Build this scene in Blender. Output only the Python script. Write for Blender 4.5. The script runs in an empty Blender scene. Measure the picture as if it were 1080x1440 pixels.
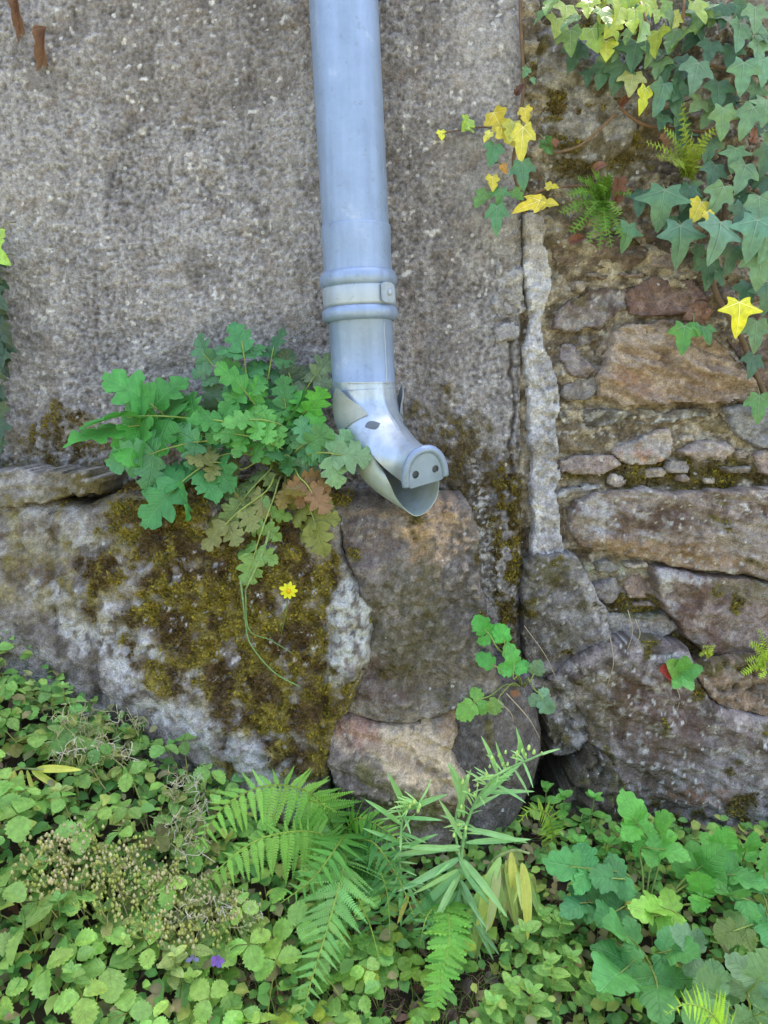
import bpy, bmesh, math, random
import numpy as np
from mathutils import Vector, Matrix, Euler

random.seed(7)
rng = np.random.default_rng(7)
scene = bpy.context.scene
R = math.radians

# ------------------------------------------------------------------ camera
CAM = Vector((0.0, -1.30, 0.67))
PITCH, ROLL, FPX = 8.0, -1.2, 1130.0          # degrees, degrees, focal length in photo pixels (1080x1440)
ROT = Matrix.Rotation(R(90 - PITCH), 3, 'X') @ Matrix.Rotation(R(ROLL), 3, 'Z')
cd = bpy.data.cameras.new('camera')
cam = bpy.data.objects.new('camera', cd)
scene.collection.objects.link(cam)
cam.matrix_world = Matrix.Translation(CAM) @ ROT.to_4x4()
cd.sensor_fit = 'VERTICAL'
cd.sensor_height = 24.0
cd.lens = 24.0 * FPX / 1440.0
cd.clip_start = 0.02
cd.clip_end = 2000
scene.camera = cam

# ------------------------------------------------------------------ sky, sun, exposure
SUN_EL, SUN_AZ = 63.0, 12.0                    # sun stands high behind the wall: the wall face is in open shade
world = bpy.data.worlds.new('World')
scene.world = world
world.use_nodes = True
wn = world.node_tree.nodes
wl = world.node_tree.links
wn.clear()
sky = wn.new('ShaderNodeTexSky')
sky.sky_type = 'NISHITA'
sky.sun_disc = False
sky.sun_elevation = R(SUN_EL)
sky.sun_rotation = R(SUN_AZ)
sky.air_density = 1.0
sky.dust_density = 5.0
sky.ozone_density = 0.3
bg = wn.new('ShaderNodeBackground')
bg.inputs['Strength'].default_value = 0.15
wo = wn.new('ShaderNodeOutputWorld')
wl.new(sky.outputs[0], bg.inputs[0])
wl.new(bg.outputs[0], wo.inputs[0])
sl = bpy.data.lights.new('sun', 'SUN')
sl.energy = 3.5
sl.angle = R(0.5)
sl.color = (1.0, 0.95, 0.86)
sun = bpy.data.objects.new('sun', sl)
scene.collection.objects.link(sun)
sdir = Vector((math.sin(R(SUN_AZ)) * math.cos(R(SUN_EL)), math.cos(R(SUN_AZ)) * math.cos(R(SUN_EL)), math.sin(R(SUN_EL))))
sun.rotation_euler = sdir.to_track_quat('Z', 'Y').to_euler()
sun.location = sdir * 10
vs = scene.view_settings
vs.view_transform = 'Standard'
vs.look = 'None'
vs.gamma = 1.0
vs.exposure = 2.1
scene.cycles.max_bounces = 6
scene.cycles.transparent_max_bounces = 4
scene.cycles.use_denoising = True

# ------------------------------------------------------------------ pixel <-> world
ROTI = np.array(ROT)
CAMA = np.array(CAM)


def ray(px, py):
    d = ROT @ Vector(((px - 540) / FPX, -(py - 720) / FPX, -1.0))
    return d


def P(px, py, y):
    d = ray(px, py)
    t = (y - CAM.y) / d.y
    return CAM + d * t


def proj(V):
    """world points (n,3) -> photo pixels"""
    q = (np.asarray(V) - CAMA) @ ROTI
    w = -q[:, 2]
    w = np.where(np.abs(w) < 1e-4, 1e-4, w)
    return 540 + FPX * q[:, 0] / w, 720 - FPX * q[:, 1] / w


# ------------------------------------------------------------------ noise
_p = np.random.default_rng(3).permutation(256)
_p = np.concatenate([_p, _p, _p])
_g = np.random.default_rng(4).normal(size=(256, 3))
_g /= np.linalg.norm(_g, axis=1)[:, None]


def perlin(x, y, z):
    xi = np.floor(x).astype(int); yi = np.floor(y).astype(int); zi = np.floor(z).astype(int)
    xf = x - xi; yf = y - yi; zf = z - zi
    xi &= 255; yi &= 255; zi &= 255
    u = xf * xf * xf * (xf * (xf * 6 - 15) + 10)
    v = yf * yf * yf * (yf * (yf * 6 - 15) + 10)
    w = zf * zf * zf * (zf * (zf * 6 - 15) + 10)
    out = 0
    for dx in (0, 1):
        wx = u if dx else 1 - u
        for dy in (0, 1):
            wy = v if dy else 1 - v
            for dz in (0, 1):
                wz = w if dz else 1 - w
                h = _p[_p[_p[xi + dx] + yi + dy] + zi + dz]
                g = _g[h]
                out = out + wx * wy * wz * (g[..., 0] * (xf - dx) + g[..., 1] * (yf - dy) + g[..., 2] * (zf - dz))
    return out * 1.6


def nz(V, scale, octaves=1, seed=0.0, stretch=(1, 1, 1), rot=0.0):
    """noise at points V (n,3); scale = feature size in metres"""
    x, y, z = V[:, 0], V[:, 1], V[:, 2]
    if rot:
        c, s = math.cos(rot), math.sin(rot)
        x, z = c * x + s * z, -s * x + c * z
    out = 0; a = 1.0; f = 1.0 / scale
    for o in range(octaves):
        out = out + a * perlin(x * f * stretch[0] + seed * 7.13 + o * 3.7, y * f * stretch[1] + seed * 3.7 + 50, z * f * stretch[2] - seed * 5.1 + 80)
        a *= 0.5; f *= 2.03
    return out


def sst(a, b, x):
    t = np.clip((x - a) / (b - a), 0, 1)
    return t * t * (3 - 2 * t)


def lin(r, g, b, k=1.0):
    def f(c):
        c /= 255.0
        return (c / 12.92 if c <= 0.04045 else ((c + 0.055) / 1.055) ** 2.4) * k
    return np.array((f(r), f(g), f(b)))


def ell(px, py, cx, cy, rx, ry, ang=0.0, n=0.0, soft=0.35):
    c, s = math.cos(R(ang)), math.sin(R(ang))
    dx, dy = px - cx, py - cy
    a = (c * dx + s * dy) / rx
    b = (-s * dx + c * dy) / ry
    return 1 - sst(1 - soft, 1 + soft, np.sqrt(a * a + b * b) + n)


def blend(col, mask, c):
    return col * (1 - mask[:, None]) + np.asarray(c)[None, :] * mask[:, None]


# ------------------------------------------------------------------ object helpers
def link(o):
    scene.collection.objects.link(o)
    return o


def set_parent(o, parent):
    if parent is not None:
        o.parent = parent


def empty(name, loc, label, cat, group=None):
    o = link(bpy.data.objects.new(name, None))
    o.location = loc
    o.empty_display_size = 0.02
    tag(o, label, cat, group)
    return o


def tag(o, label=None, cat=None, group=None, kind=None):
    if label: o['label'] = label
    if cat: o['category'] = cat
    if group: o['group'] = group
    if kind: o['kind'] = kind
    return o


def mesh_obj(name, V, F, mats, parent=None, loc=(0, 0, 0), col=None, extra=None, smooth=True, color=None, matidx=None):
    """V in world axes relative to loc; parents only ever carry a translation"""
    me = bpy.data.meshes.new(name)
    V = [tuple(map(float, v)) for v in V]
    F = [tuple(map(int, f)) for f in F]
    me.from_pydata(V, [], F)
    if smooth:
        me.polygons.foreach_set('use_smooth', [True] * len(me.polygons))
    if not isinstance(mats, (list, tuple)):
        mats = [mats]
    for m in mats:
        me.materials.append(m)
    if matidx is not None:
        me.polygons.foreach_set('material_index', matidx)
    if col is not None:
        a = me.attributes.new('col', 'FLOAT_COLOR', 'POINT')
        c4 = np.ones((len(V), 4), dtype=np.float32)
        c4[:, :3] = np.clip(col, 0.003, 0.9)
        a.data.foreach_set('color', c4.ravel())
    if extra is not None:
        for k, arr in extra.items():
            a = me.attributes.new(k, 'FLOAT', 'POINT')
            a.data.foreach_set('value', np.asarray(arr, dtype=np.float32))
    me.update()
    o = link(bpy.data.objects.new(name, me))
    place(o, loc, parent)
    if color is not None:
        o.color = (*[float(c) for c in color[:3]], 1)
    return o


def wloc(o):
    v = Vector(o.location)
    p = o.parent
    while p is not None:
        v += Vector(p.location)
        p = p.parent
    return v


def place(o, loc, parent):
    if parent is not None:
        o.parent = parent
        o.location = Vector(loc) - wloc(parent)
    else:
        o.location = loc


def inst(name, me, M, parent, color=None):
    """object sharing mesh data, world matrix M; the parent carries only a translation"""
    o = link(bpy.data.objects.new(name, me))
    o.parent = parent
    o.matrix_local = Matrix.Translation(-wloc(parent)) @ M
    if color is not None:
        o.color = (*[float(c) for c in color[:3]], 1)
    return o


def tube_geo(pts, rad, n=8, cap=True):
    pts = [Vector(p) for p in pts]
    if not hasattr(rad, '__len__'):
        rad = [rad] * len(pts)
    V, F = [], []
    up = None
    for i, p in enumerate(pts):
        t = (pts[min(i + 1, len(pts) - 1)] - pts[max(i - 1, 0)]).normalized()
        if up is None:
            up = Vector((0.3, 0.9, 0.2))
        u = up - t * up.dot(t)
        if u.length < 1e-4:
            u = Vector((1, 0, 0)) - t * t.x
        u.normalize(); up = u
        s = t.cross(u)
        for k in range(n):
            a = 2 * math.pi * k / n
            V.append(p + (u * math.cos(a) + s * math.sin(a)) * rad[i])
    for i in range(len(pts) - 1):
        for k in range(n):
            a, b = i * n + k, i * n + (k + 1) % n
            F.append((a, b, b + n, a + n))
    if cap:
        F.append(tuple(range(n))[::-1])
        F.append(tuple((len(pts) - 1) * n + k for k in range(n)))
    return V, F


def smooth_path(ctrl, m=6):
    ctrl = [Vector(c) for c in ctrl]
    if len(ctrl) < 3:
        return [ctrl[0].lerp(ctrl[-1], i / m) for i in range(m + 1)]
    c = [ctrl[0] * 2 - ctrl[1]] + ctrl + [ctrl[-1] * 2 - ctrl[-2]]
    out = []
    for i in range(1, len(c) - 2):
        for k in range(m):
            t = k / m
            out.append(0.5 * ((2 * c[i]) + (c[i + 1] - c[i - 1]) * t + (2 * c[i - 1] - 5 * c[i] + 4 * c[i + 1] - c[i + 2]) * t * t + (3 * c[i] - c[i - 1] - 3 * c[i + 1] + c[i + 2]) * t ** 3))
    out.append(ctrl[-1])
    return out


def tube(name, ctrl, rad, mat, parent, color=None, n=6, m=6, loc=None):
    pts = smooth_path(ctrl, m)
    if isinstance(rad, tuple):
        rad = [rad[0] + (rad[1] - rad[0]) * i / (len(pts) - 1) for i in range(len(pts))]
    loc = Vector(loc if loc is not None else pts[0])
    V, F = tube_geo([p - loc for p in pts], rad, n)
    return mesh_obj(name, V, F, mat, parent, loc, color=color)


# ------------------------------------------------------------------ materials
def newmat(name):
    m = bpy.data.materials.new(name)
    m.use_nodes = True
    nt = m.node_tree
    b = nt.nodes['Principled BSDF']
    return m, nt, b


def node(nt, kind, **kw):
    n = nt.nodes.new(kind)
    for k, v in kw.items():
        if k.startswith('i_'):
            n.inputs[k[2:].replace('_', ' ')].default_value = v
        else:
            setattr(n, k, v)
    return n


def math_n(nt, op, a, b=None, c=None, clamp=False):
    n = nt.nodes.new('ShaderNodeMath')
    n.operation = op
    n.use_clamp = clamp
    for i, v in enumerate((a, b, c)):
        if v is None: continue
        if isinstance(v, (int, float)):
            n.inputs[i].default_value = v
        else:
            nt.links.new(v, n.inputs[i])
    return n.outputs[0]


def mixc(nt, fac, a, b, mode='MIX'):
    n = nt.nodes.new('ShaderNodeMix')
    n.data_type = 'RGBA'
    n.blend_type = mode
    n.clamp_factor = True
    for s, v in ((n.inputs[0], fac), (n.inputs[6], a), (n.inputs[7], b)):
        if isinstance(v, (int, float)):
            s.default_value = v
        elif isinstance(v, (tuple, list, np.ndarray)):
            s.default_value = (*[float(q) for q in v[:3]], 1)
        else:
            nt.links.new(v, s)
    return n.outputs[2]


def stone_material(name, grain=260.0, amp=0.35, bump=0.5, bdist=0.004, rough=0.9, speck=0.0):
    """colour from the 'col' attribute (stone, lichen and moss patches), broken up by mineral grain"""
    m, nt, b = newmat(name)
    L = nt.links
    at = node(nt, 'ShaderNodeAttribute', attribute_name='col')
    tc = node(nt, 'ShaderNodeTexCoord')
    geo = node(nt, 'ShaderNodeNewGeometry')
    n1 = node(nt, 'ShaderNodeTexNoise'); n1.inputs['Scale'].default_value = grain; n1.inputs['Detail'].default_value = 4
    n2 = node(nt, 'ShaderNodeTexNoise'); n2.inputs['Scale'].default_value = grain * 0.28; n2.inputs['Detail'].default_value = 5; n2.inputs['Roughness'].default_value = 0.65
    vo = node(nt, 'ShaderNodeTexVoronoi'); vo.inputs['Scale'].default_value = grain * 0.7
    for n in (n1, n2, vo):
        L.new(geo.outputs['Position'], n.inputs['Vector'])
    f1 = math_n(nt, 'MULTIPLY_ADD', n1.outputs['Fac'], 2 * amp * 1.5, 1 - amp * 1.5)
    f2 = math_n(nt, 'MULTIPLY_ADD', n2.outputs['Fac'], 2 * amp * 1.7, 1 - amp * 1.7)
    f = math_n(nt, 'MULTIPLY', f1, f2)
    comb = node(nt, 'ShaderNodeCombineColor')
    for i in range(3):
        L.new(f, comb.inputs[i])
    c = mixc(nt, 1.0, at.outputs['Color'], comb.outputs[0], 'MULTIPLY')
    if speck > 0:
        v2 = node(nt, 'ShaderNodeTexVoronoi'); v2.inputs['Scale'].default_value = 95
        L.new(geo.outputs['Position'], v2.inputs['Vector'])
        r1 = math_n(nt, 'LESS_THAN', v2.outputs['Distance'], 0.28)
        sep = node(nt, 'ShaderNodeSeparateColor')
        L.new(v2.outputs['Color'], sep.inputs[0])
        r2 = math_n(nt, 'GREATER_THAN', sep.outputs[0], 1 - speck)
        c = mixc(nt, math_n(nt, 'MULTIPLY', math_n(nt, 'MULTIPLY', r1, r2), 0.75), c, (0.62, 0.60, 0.57))
    L.new(c, b.inputs['Base Color'])
    b.inputs['Roughness'].default_value = rough
    b.inputs['Specular IOR Level'].default_value = 0.25
    h = math_n(nt, 'ADD', math_n(nt, 'MULTIPLY', n2.outputs['Fac'], 1.0), math_n(nt, 'MULTIPLY', math_n(nt, 'SUBTRACT', n1.outputs['Fac'], vo.outputs['Distance']), 0.35))
    bp = node(nt, 'ShaderNodeBump'); bp.inputs['Strength'].default_value = bump; bp.inputs['Distance'].default_value = bdist
    L.new(h, bp.inputs['Height'])
    L.new(bp.outputs[0], b.inputs['Normal'])
    return m


M_RENDER = stone_material('roughcast', 340, 0.40, 1.0, 0.005, 0.95, speck=0.06)
M_STONE = stone_material('field_stone', 400, 0.44, 1.0, 0.004, 0.85, speck=0.02)
M_MORTAR = stone_material('old_mortar', 320, 0.44, 1.0, 0.006, 0.95, speck=0.08)
M_ROCK = stone_material('mossy_rock', 380, 0.42, 1.0, 0.006, 0.92, speck=0.03)


def leaf_material(name, veins=7.0, vein_amt=0.35, rough=0.5, trans=0.25, bump=0.6, mottle=0.34, spec=0.45):
    """leaf colour is the object's own colour; pinnate veins from the leaf's UVs"""
    m, nt, b = newmat(name)
    L = nt.links
    oi = node(nt, 'ShaderNodeObjectInfo')
    tc = node(nt, 'ShaderNodeTexCoord')
    sp = node(nt, 'ShaderNodeSeparateXYZ')
    L.new(tc.outputs['UV'], sp.inputs[0])
    u = math_n(nt, 'ABSOLUTE', math_n(nt, 'SUBTRACT', sp.outputs[0], 0.5))
    ph = math_n(nt, 'SUBTRACT', math_n(nt, 'MULTIPLY', sp.outputs[1], veins), math_n(nt, 'MULTIPLY', u, veins * 0.9))
    pp = math_n(nt, 'PINGPONG', ph, 0.5)
    lat = math_n(nt, 'SUBTRACT', 1.0, math_n(nt, 'MULTIPLY', pp, 6.0), clamp=True)
    mid = math_n(nt, 'SUBTRACT', 1.0, math_n(nt, 'MULTIPLY', u, 40.0), clamp=True)
    v = math_n(nt, 'MAXIMUM', math_n(nt, 'MULTIPLY', lat, 0.55), mid)
    no = node(nt, 'ShaderNodeTexNoise'); no.inputs['Scale'].default_value = 4.0; no.inputs['Detail'].default_value = 6; no.inputs['Roughness'].default_value = .62
    mp = node(nt, 'ShaderNodeVectorMath', operation='ADD')
    L.new(tc.outputs['Object'], mp.inputs[0]); 
    cr = node(nt, 'ShaderNodeCombineXYZ')
    L.new(math_n(nt, 'MULTIPLY', oi.outputs['Random'], 37.0), cr.inputs[0])
    L.new(cr.outputs[0], mp.inputs[1])
    L.new(mp.outputs[0], no.inputs['Vector'])
    k = math_n(nt, 'MULTIPLY_ADD', no.outputs['Fac'], 2 * mottle * 1.6, 1 - mottle * 1.6)
    comb = node(nt, 'ShaderNodeCombineColor')
    for i in range(3):
        L.new(k, comb.inputs[i])
    c = mixc(nt, 1.0, oi.outputs['Color'], comb.outputs[0], 'MULTIPLY')
    hv = node(nt, 'ShaderNodeHueSaturation'); hv.inputs['Value'].default_value = 1.7; hv.inputs['Saturation'].default_value = 0.75
    L.new(c, hv.inputs['Color'])
    c = mixc(nt, math_n(nt, 'MULTIPLY', v, vein_amt), c, hv.outputs[0])
    L.new(c, b.inputs['Base Color'])
    b.inputs['Roughness'].default_value = rough
    b.inputs['Specular IOR Level'].default_value = spec
    bp = node(nt, 'ShaderNodeBump', invert=True); bp.inputs['Strength'].default_value = bump; bp.inputs['Distance'].default_value = 0.002
    L.new(math_n(nt, 'ADD', v, math_n(nt, 'MULTIPLY', no.outputs['Fac'], -0.8)), bp.inputs['Height'])
    L.new(bp.outputs[0], b.inputs['Normal'])
    tr = node(nt, 'ShaderNodeBsdfTranslucent')
    hs = node(nt, 'ShaderNodeHueSaturation'); hs.inputs['Saturation'].default_value = 1.05; hs.inputs['Value'].default_value = 1.2; hs.inputs['Hue'].default_value = 0.49
    L.new(c, hs.inputs['Color']); L.new(hs.outputs[0], tr.inputs['Color'])
    mx = node(nt, 'ShaderNodeMixShader'); mx.inputs[0].default_value = trans
    L.new(b.outputs[0], mx.inputs[1]); L.new(tr.outputs[0], mx.inputs[2])
    L.new(mx.outputs[0], nt.nodes['Material Output'].inputs[0])
    return m


M_LEAF = leaf_material('herb_leaf', 6.0, 0.30)
M_BERRY = leaf_material('strawberry_leaf', 7.0, 0.20, 0.5, 0.28, 0.5, .40)
M_IVY = leaf_material('ivy_leaf', 3.0, 0.0, 0.40, 0.12, 0.35, 0.42, 0.55)
M_FERN = leaf_material('fern_leaf', 1.0, 0.0, 0.55, 0.30, 0.1, 0.2, 0.3)
M_LANCE = leaf_material('lance_leaf', 0.0, 0.45, 0.5, 0.25, 0.3, 0.2)


def plain_material(name, rough=0.8, mottle=0.3, scale=120.0, trans=0.0):
    """the object's own colour, mottled"""
    m, nt, b = newmat(name)
    L = nt.links
    oi = node(nt, 'ShaderNodeObjectInfo')
    geo = node(nt, 'ShaderNodeNewGeometry')
    no = node(nt, 'ShaderNodeTexNoise'); no.inputs['Scale'].default_value = scale; no.inputs['Detail'].default_value = 3
    L.new(geo.outputs['Position'], no.inputs['Vector'])
    k = math_n(nt, 'MULTIPLY_ADD', no.outputs['Fac'], 2 * mottle * 1.6, 1 - mottle * 1.6)
    comb = node(nt, 'ShaderNodeCombineColor')
    for i in range(3):
        L.new(k, comb.inputs[i])
    L.new(mixc(nt, 1.0, oi.outputs['Color'], comb.outputs[0], 'MULTIPLY'), b.inputs['Base Color'])
    b.inputs['Roughness'].default_value = rough
    b.inputs['Specular IOR Level'].default_value = 0.3
    return m


M_STEM = plain_material('stem', 0.7)


def attr_material(name, rough=0.75, trans=0.2):
    m, nt, b = newmat(name)
    L = nt.links
    at = node(nt, 'ShaderNodeAttribute', attribute_name='col')
    geo = node(nt, 'ShaderNodeNewGeometry')
    no = node(nt, 'ShaderNodeTexNoise'); no.inputs['Scale'].default_value = 90
    L.new(geo.outputs['Position'], no.inputs['Vector'])
    k = math_n(nt, 'MULTIPLY_ADD', no.outputs['Fac'], 0.8, 0.6)
    comb = node(nt, 'ShaderNodeCombineColor')
    for i in range(3):
        L.new(k, comb.inputs[i])
    c = mixc(nt, 1.0, at.outputs['Color'], comb.outputs[0], 'MULTIPLY')
    L.new(c, b.inputs['Base Color'])
    b.inputs['Roughness'].default_value = rough
    b.inputs['Specular IOR Level'].default_value = 0.25
    if trans:
        tr = node(nt, 'ShaderNodeBsdfTranslucent')
        L.new(c, tr.inputs['Color'])
        mx = node(nt, 'ShaderNodeMixShader'); mx.inputs[0].default_value = trans
        L.new(b.outputs[0], mx.inputs[1]); L.new(tr.outputs[0], mx.inputs[2])
        L.new(mx.outputs[0], nt.nodes['Material Output'].inputs[0])
    return m


M_MOSS = attr_material('moss_tuft', 0.9, 0.15)
M_COVER = attr_material('ground_cover', 0.6, 0.25)
M_LITTER = attr_material('leaf_litter', 0.9, 0.05)


def zinc_material(name, base, dull, metallic=0.35, rough=0.48):
    m, nt, b = newmat(name)
    L = nt.links
    geo = node(nt, 'ShaderNodeNewGeometry')
    mp = node(nt, 'ShaderNodeMapping'); mp.inputs['Scale'].default_value = (60, 60, 5)
    L.new(geo.outputs['Position'], mp.inputs['Vector'])
    n1 = node(nt, 'ShaderNodeTexNoise'); n1.inputs['Scale'].default_value = 1.0; n1.inputs['Detail'].default_value = 5
    L.new(mp.outputs[0], n1.inputs['Vector'])
    n2 = node(nt, 'ShaderNodeTexNoise'); n2.inputs['Scale'].default_value = 22; n2.inputs['Detail'].default_value = 6; n2.inputs['Roughness'].default_value = 0.7
    L.new(geo.outputs['Position'], n2.inputs['Vector'])
    f = math_n(nt, 'ADD', math_n(nt, 'MULTIPLY', n1.outputs['Fac'], 0.6), math_n(nt, 'MULTIPLY', n2.outputs['Fac'], 0.6))
    f = math_n(nt, 'MULTIPLY_ADD', f, 2.4, -0.95, clamp=True)
    c = mixc(nt, f, dull, base)
    n3 = node(nt, 'ShaderNodeTexNoise'); n3.inputs['Scale'].default_value = 75; n3.inputs['Detail'].default_value = 7; n3.inputs['Roughness'].default_value = .75
    L.new(geo.outputs['Position'], n3.inputs['Vector'])
    c = mixc(nt, math_n(nt, 'MULTIPLY', math_n(nt, 'MULTIPLY_ADD', n3.outputs['Fac'], 9.0, -5.2, clamp=True), .45), c, (.17, .18, .17))
    c = mixc(nt, math_n(nt, 'MULTIPLY', math_n(nt, 'MULTIPLY_ADD', n2.outputs['Fac'], 9.0, -5.4, clamp=True), .35), c, (.62, .66, .70))
    L.new(c, b.inputs['Base Color'])
    b.inputs['Metallic'].default_value = metallic
    L.new(math_n(nt, 'MULTIPLY_ADD', n2.outputs['Fac'], 0.25, rough - 0.12), b.inputs['Roughness'])
    bp = node(nt, 'ShaderNodeBump'); bp.inputs['Strength'].default_value = 0.12; bp.inputs['Distance'].default_value = 0.002
    L.new(n2.outputs['Fac'], bp.inputs['Height'])
    L.new(bp.outputs[0], b.inputs['Normal'])
    return m


M_ZINC = zinc_material('zinc_pipe', (0.37, 0.47, 0.66), (0.24, 0.31, 0.43), 0.4, 0.46)
M_ZINC_HEAD = zinc_material('zinc_head', (0.60, 0.68, 0.78), (0.34, 0.39, 0.43), 0.6, 0.33)
M_ZINC_EAR = zinc_material('zinc_ear', (0.42, 0.47, 0.50), (0.29, 0.32, 0.30), 0.35, 0.45)
M_ZINC_JAW = zinc_material('zinc_jaw', (0.50, 0.56, 0.60), (0.34, 0.40, 0.28), 0.3, 0.48)
M_ZINC_BAND = zinc_material('zinc_band', (0.50, 0.56, 0.62), (0.36, 0.42, 0.48), 0.4, 0.45)
M_DARK, _nt, _b = newmat('nostril_shade')
_b.inputs['Base Color'].default_value = (0.10, 0.12, 0.15, 1); _b.inputs['Roughness'].default_value = 0.6  # dark colour standing in for the shade inside the nostrils


# ------------------------------------------------------------------ ground
def zg(x, y):
    x = np.asarray(x, dtype=float); y = np.asarray(y, dtype=float)
    a = np.interp(x, [-3, -1.2, -.60, -.36, -.16, .0, .15, .5, 1.0, 3], [.75, .53, .305, .195, .075, .01, -.01, -.05, -.04, .05])
    d = np.clip(-(y + .14), 0, None)
    fall = np.interp(d, [0, .25, .6, 1.0, 1.6, 3, 300], [0, -.10, -.28, -.46, -.56, -.60, -.60])
    fade = np.clip(1 - d / 2.5, 0, 1)
    return a * fade + fall


def PG(px, py, lift=0.0):
    d = ray(px, py)
    t = 0.5
    while t < 4:
        q = CAM + d * t
        if q.z < float(zg(q.x, q.y)) + lift or q.y > -0.03:
            return q
        t += 0.004
    return CAM + d * t


def axis_points(lo, hi, fine_lo, fine_hi, step, grow=1.25):
    a = list(np.arange(fine_lo, fine_hi + step * 0.5, step))
    s = step
    while a[0] > lo:
        s *= grow; a.insert(0, max(lo, a[0] - s))
    s = step
    while a[-1] < hi:
        s *= grow; a.append(min(hi, a[-1] + s))
    return np.array(a)


def grid_faces(nu, nv, flip=False):
    i = np.arange(nu - 1)[:, None] * nv + np.arange(nv - 1)[None, :]
    i = i.ravel()
    F = np.stack([i, i + nv, i + nv + 1, i + 1], axis=1)
    return F[:, ::-1] if flip else F


gx = axis_points(-400, 400, -0.9, 0.9, 0.012, 1.35)
gy = axis_points(-400, 1.0, -0.9, 0.1, 0.012, 1.35)
GX, GY = np.meshgrid(gx, gy, indexing='ij')
V = np.stack([GX.ravel(), GY.ravel(), zg(GX.ravel(), GY.ravel())], 1)
near = np.exp(-((V[:, 0] / 1.5) ** 2 + (V[:, 1] / 1.5) ** 2))
V[:, 2] += near * (0.012 * nz(V, 0.08, 3, 1) + 0.004 * nz(V, 0.02, 2, 2))
n = nz(V, 0.12, 4, 3)
c = np.tile(lin(70, 58, 45), (len(V), 1)) * (1 + 0.5 * n[:, None])
c = blend(c, 1 - sst(0.3, 0.7, near), lin(134, 132, 104))
ground = mesh_obj('ground', V, grid_faces(len(gx), len(gy)), M_LITTER, col=c)
tag(ground, kind='structure')

# ------------------------------------------------------------------ roughcast wall (left)
wx1 = float(P(733, 500, 0.0).x)
xs = axis_points(-3.0, wx1, float(P(-15, 600, 0).x), wx1, 0.0022, 1.3)
zs = axis_points(-0.6, 3.4, float(P(540, 1060, 0).z), float(P(540, -15, 0).z), 0.0022, 1.3)
X, Z = np.meshgrid(xs, zs, indexing='ij')
X = X.ravel(); Z = Z.ravel()
V = np.stack([X, np.zeros_like(X), Z], 1)
px, py = proj(V)
rim = wx1 - X                                           # distance to the right edge of the render coat
n30 = nz(V, 0.30, 3, 1); n05 = nz(V, 0.05, 3, 2); n01 = nz(V, 0.010, 3, 3); n006 = nz(V, 0.0055, 1, 4)
smoothz = ell(px, py, 690, 150, 62, 260, 0, 0.3 * n05)     # trowelled edge of the coat
crack = np.exp(-((px - (716 + 14 * n05)) / 4.0) ** 2) * sst(430, 480, py) * (1 - sst(700, 760, py))
grainamp = 1 - 0.55 * smoothz
y = -(0.008 * n30 + 0.003 * n05 + (0.0022 * n01 + 0.0013 * n006) * grainamp)
y += 0.012 * np.exp(-np.clip(rim, 0, None) / 0.008) * (1 + n05)
y += 0.006 * crack
# pits in the coat
pit = sst(0.50, 0.80, nz(V, 0.012, 3, 9)) * sst(-.2, .4, nz(V, .12, 2, 10))
y += 0.0022 * pit * (1 - smoothz)
# mossy foot of the coat, thicker
mfoot = ell(px, py, 250, 690, 330, 62, 8, 0.45 * nz(V, .04, 4, 21)) * 0.9
mfoot = np.maximum(mfoot * .8, ell(px, py, 90, 610, 60, 46, 0, 0.5 * nz(V, .03, 4, 22)) * 0.8)
mright = np.maximum(ell(px, py, 650, 665, 60, 105, -25, 0.6 * nz(V, .03, 4, 23)), 0)
mband = ell(px, py, 716, 790, 24, 140, 1, 0.35 * nz(V, .03, 4, 24))
mtop = ell(px, py, 770, 130, 30, 120, 0, 0.4 * n05)
y -= 0.006 * mfoot * (1 + nz(V, .008, 2, 25)) + 0.008 * mband * (1 + 0.6 * nz(V, .008, 2, 26)) + 0.004 * mright * (1 + nz(V, .008, 2, 27))
V[:, 1] = y
lo, hi = lin(90, 85, 84), lin(188, 183, 180)
g = np.clip(0.5 + 0.34 * n01 + 0.46 * n006 + 0.16 * n05 + 0.16 * n30 + 0.10 * nz(V, .05, 4, 38, (1, 1, .2)), 0, 1)
c = lo[None] * (1 - g[:, None]) + hi[None] * g[:, None]
c = blend(c, 0.22 * ell(px, py, 600, 300, 70, 420, 0, 0.3 * n05), lin(118, 106, 94))
c = blend(c, 0.30 * ell(px, py, 300, 60, 260, 90, 5, 0.4 * n05), lin(118, 106, 92))
c = blend(c, 0.22 * ell(px, py, 410, 260, 36, 240, 0, 0.4 * n05), lin(196, 188, 180))
c = blend(c, 0.25 * ell(px, py, 40, 420, 60, 240, 0, 0.4 * n05), lin(190, 184, 176))
drip = sst(.15, .6, nz(V, .035, 3, 39, (1, 1, .07))) * sst(-.2, .4, nz(V, .3, 2, 40))
c = blend(c, .18 * drip, lin(100, 94, 90))
c = blend(c, .14 * sst(.2, .6, nz(V, .03, 3, 37, (1, 1, .08))), lin(200, 194, 188))
c = blend(c, 0.55 * smoothz * sst(-0.3, 0.4, n05), lin(172, 166, 160))
c = blend(c, 0.42 * sst(0.15, 0.6, nz(V, 0.05, 4, 31)) * (1 - smoothz), lin(96, 89, 83))
c = blend(c, 0.45 * pit, lin(92, 84, 76))
spk = sst(0.46, 0.60, nz(V, 0.010, 1, 33)) * sst(-0.3, 0.3, nz(V, 0.09, 2, 34))
c = blend(c, 0.8 * spk, lin(226, 222, 216))
tan = sst(0.35, 0.6, nz(V, 0.03, 2, 35))
c = blend(c, 0.22 * tan, lin(152, 132, 114))
mossc = lin(98, 84, 40)[None] * (1 + 0.6 * nz(V, .012, 3, 28)[:, None])
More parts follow.
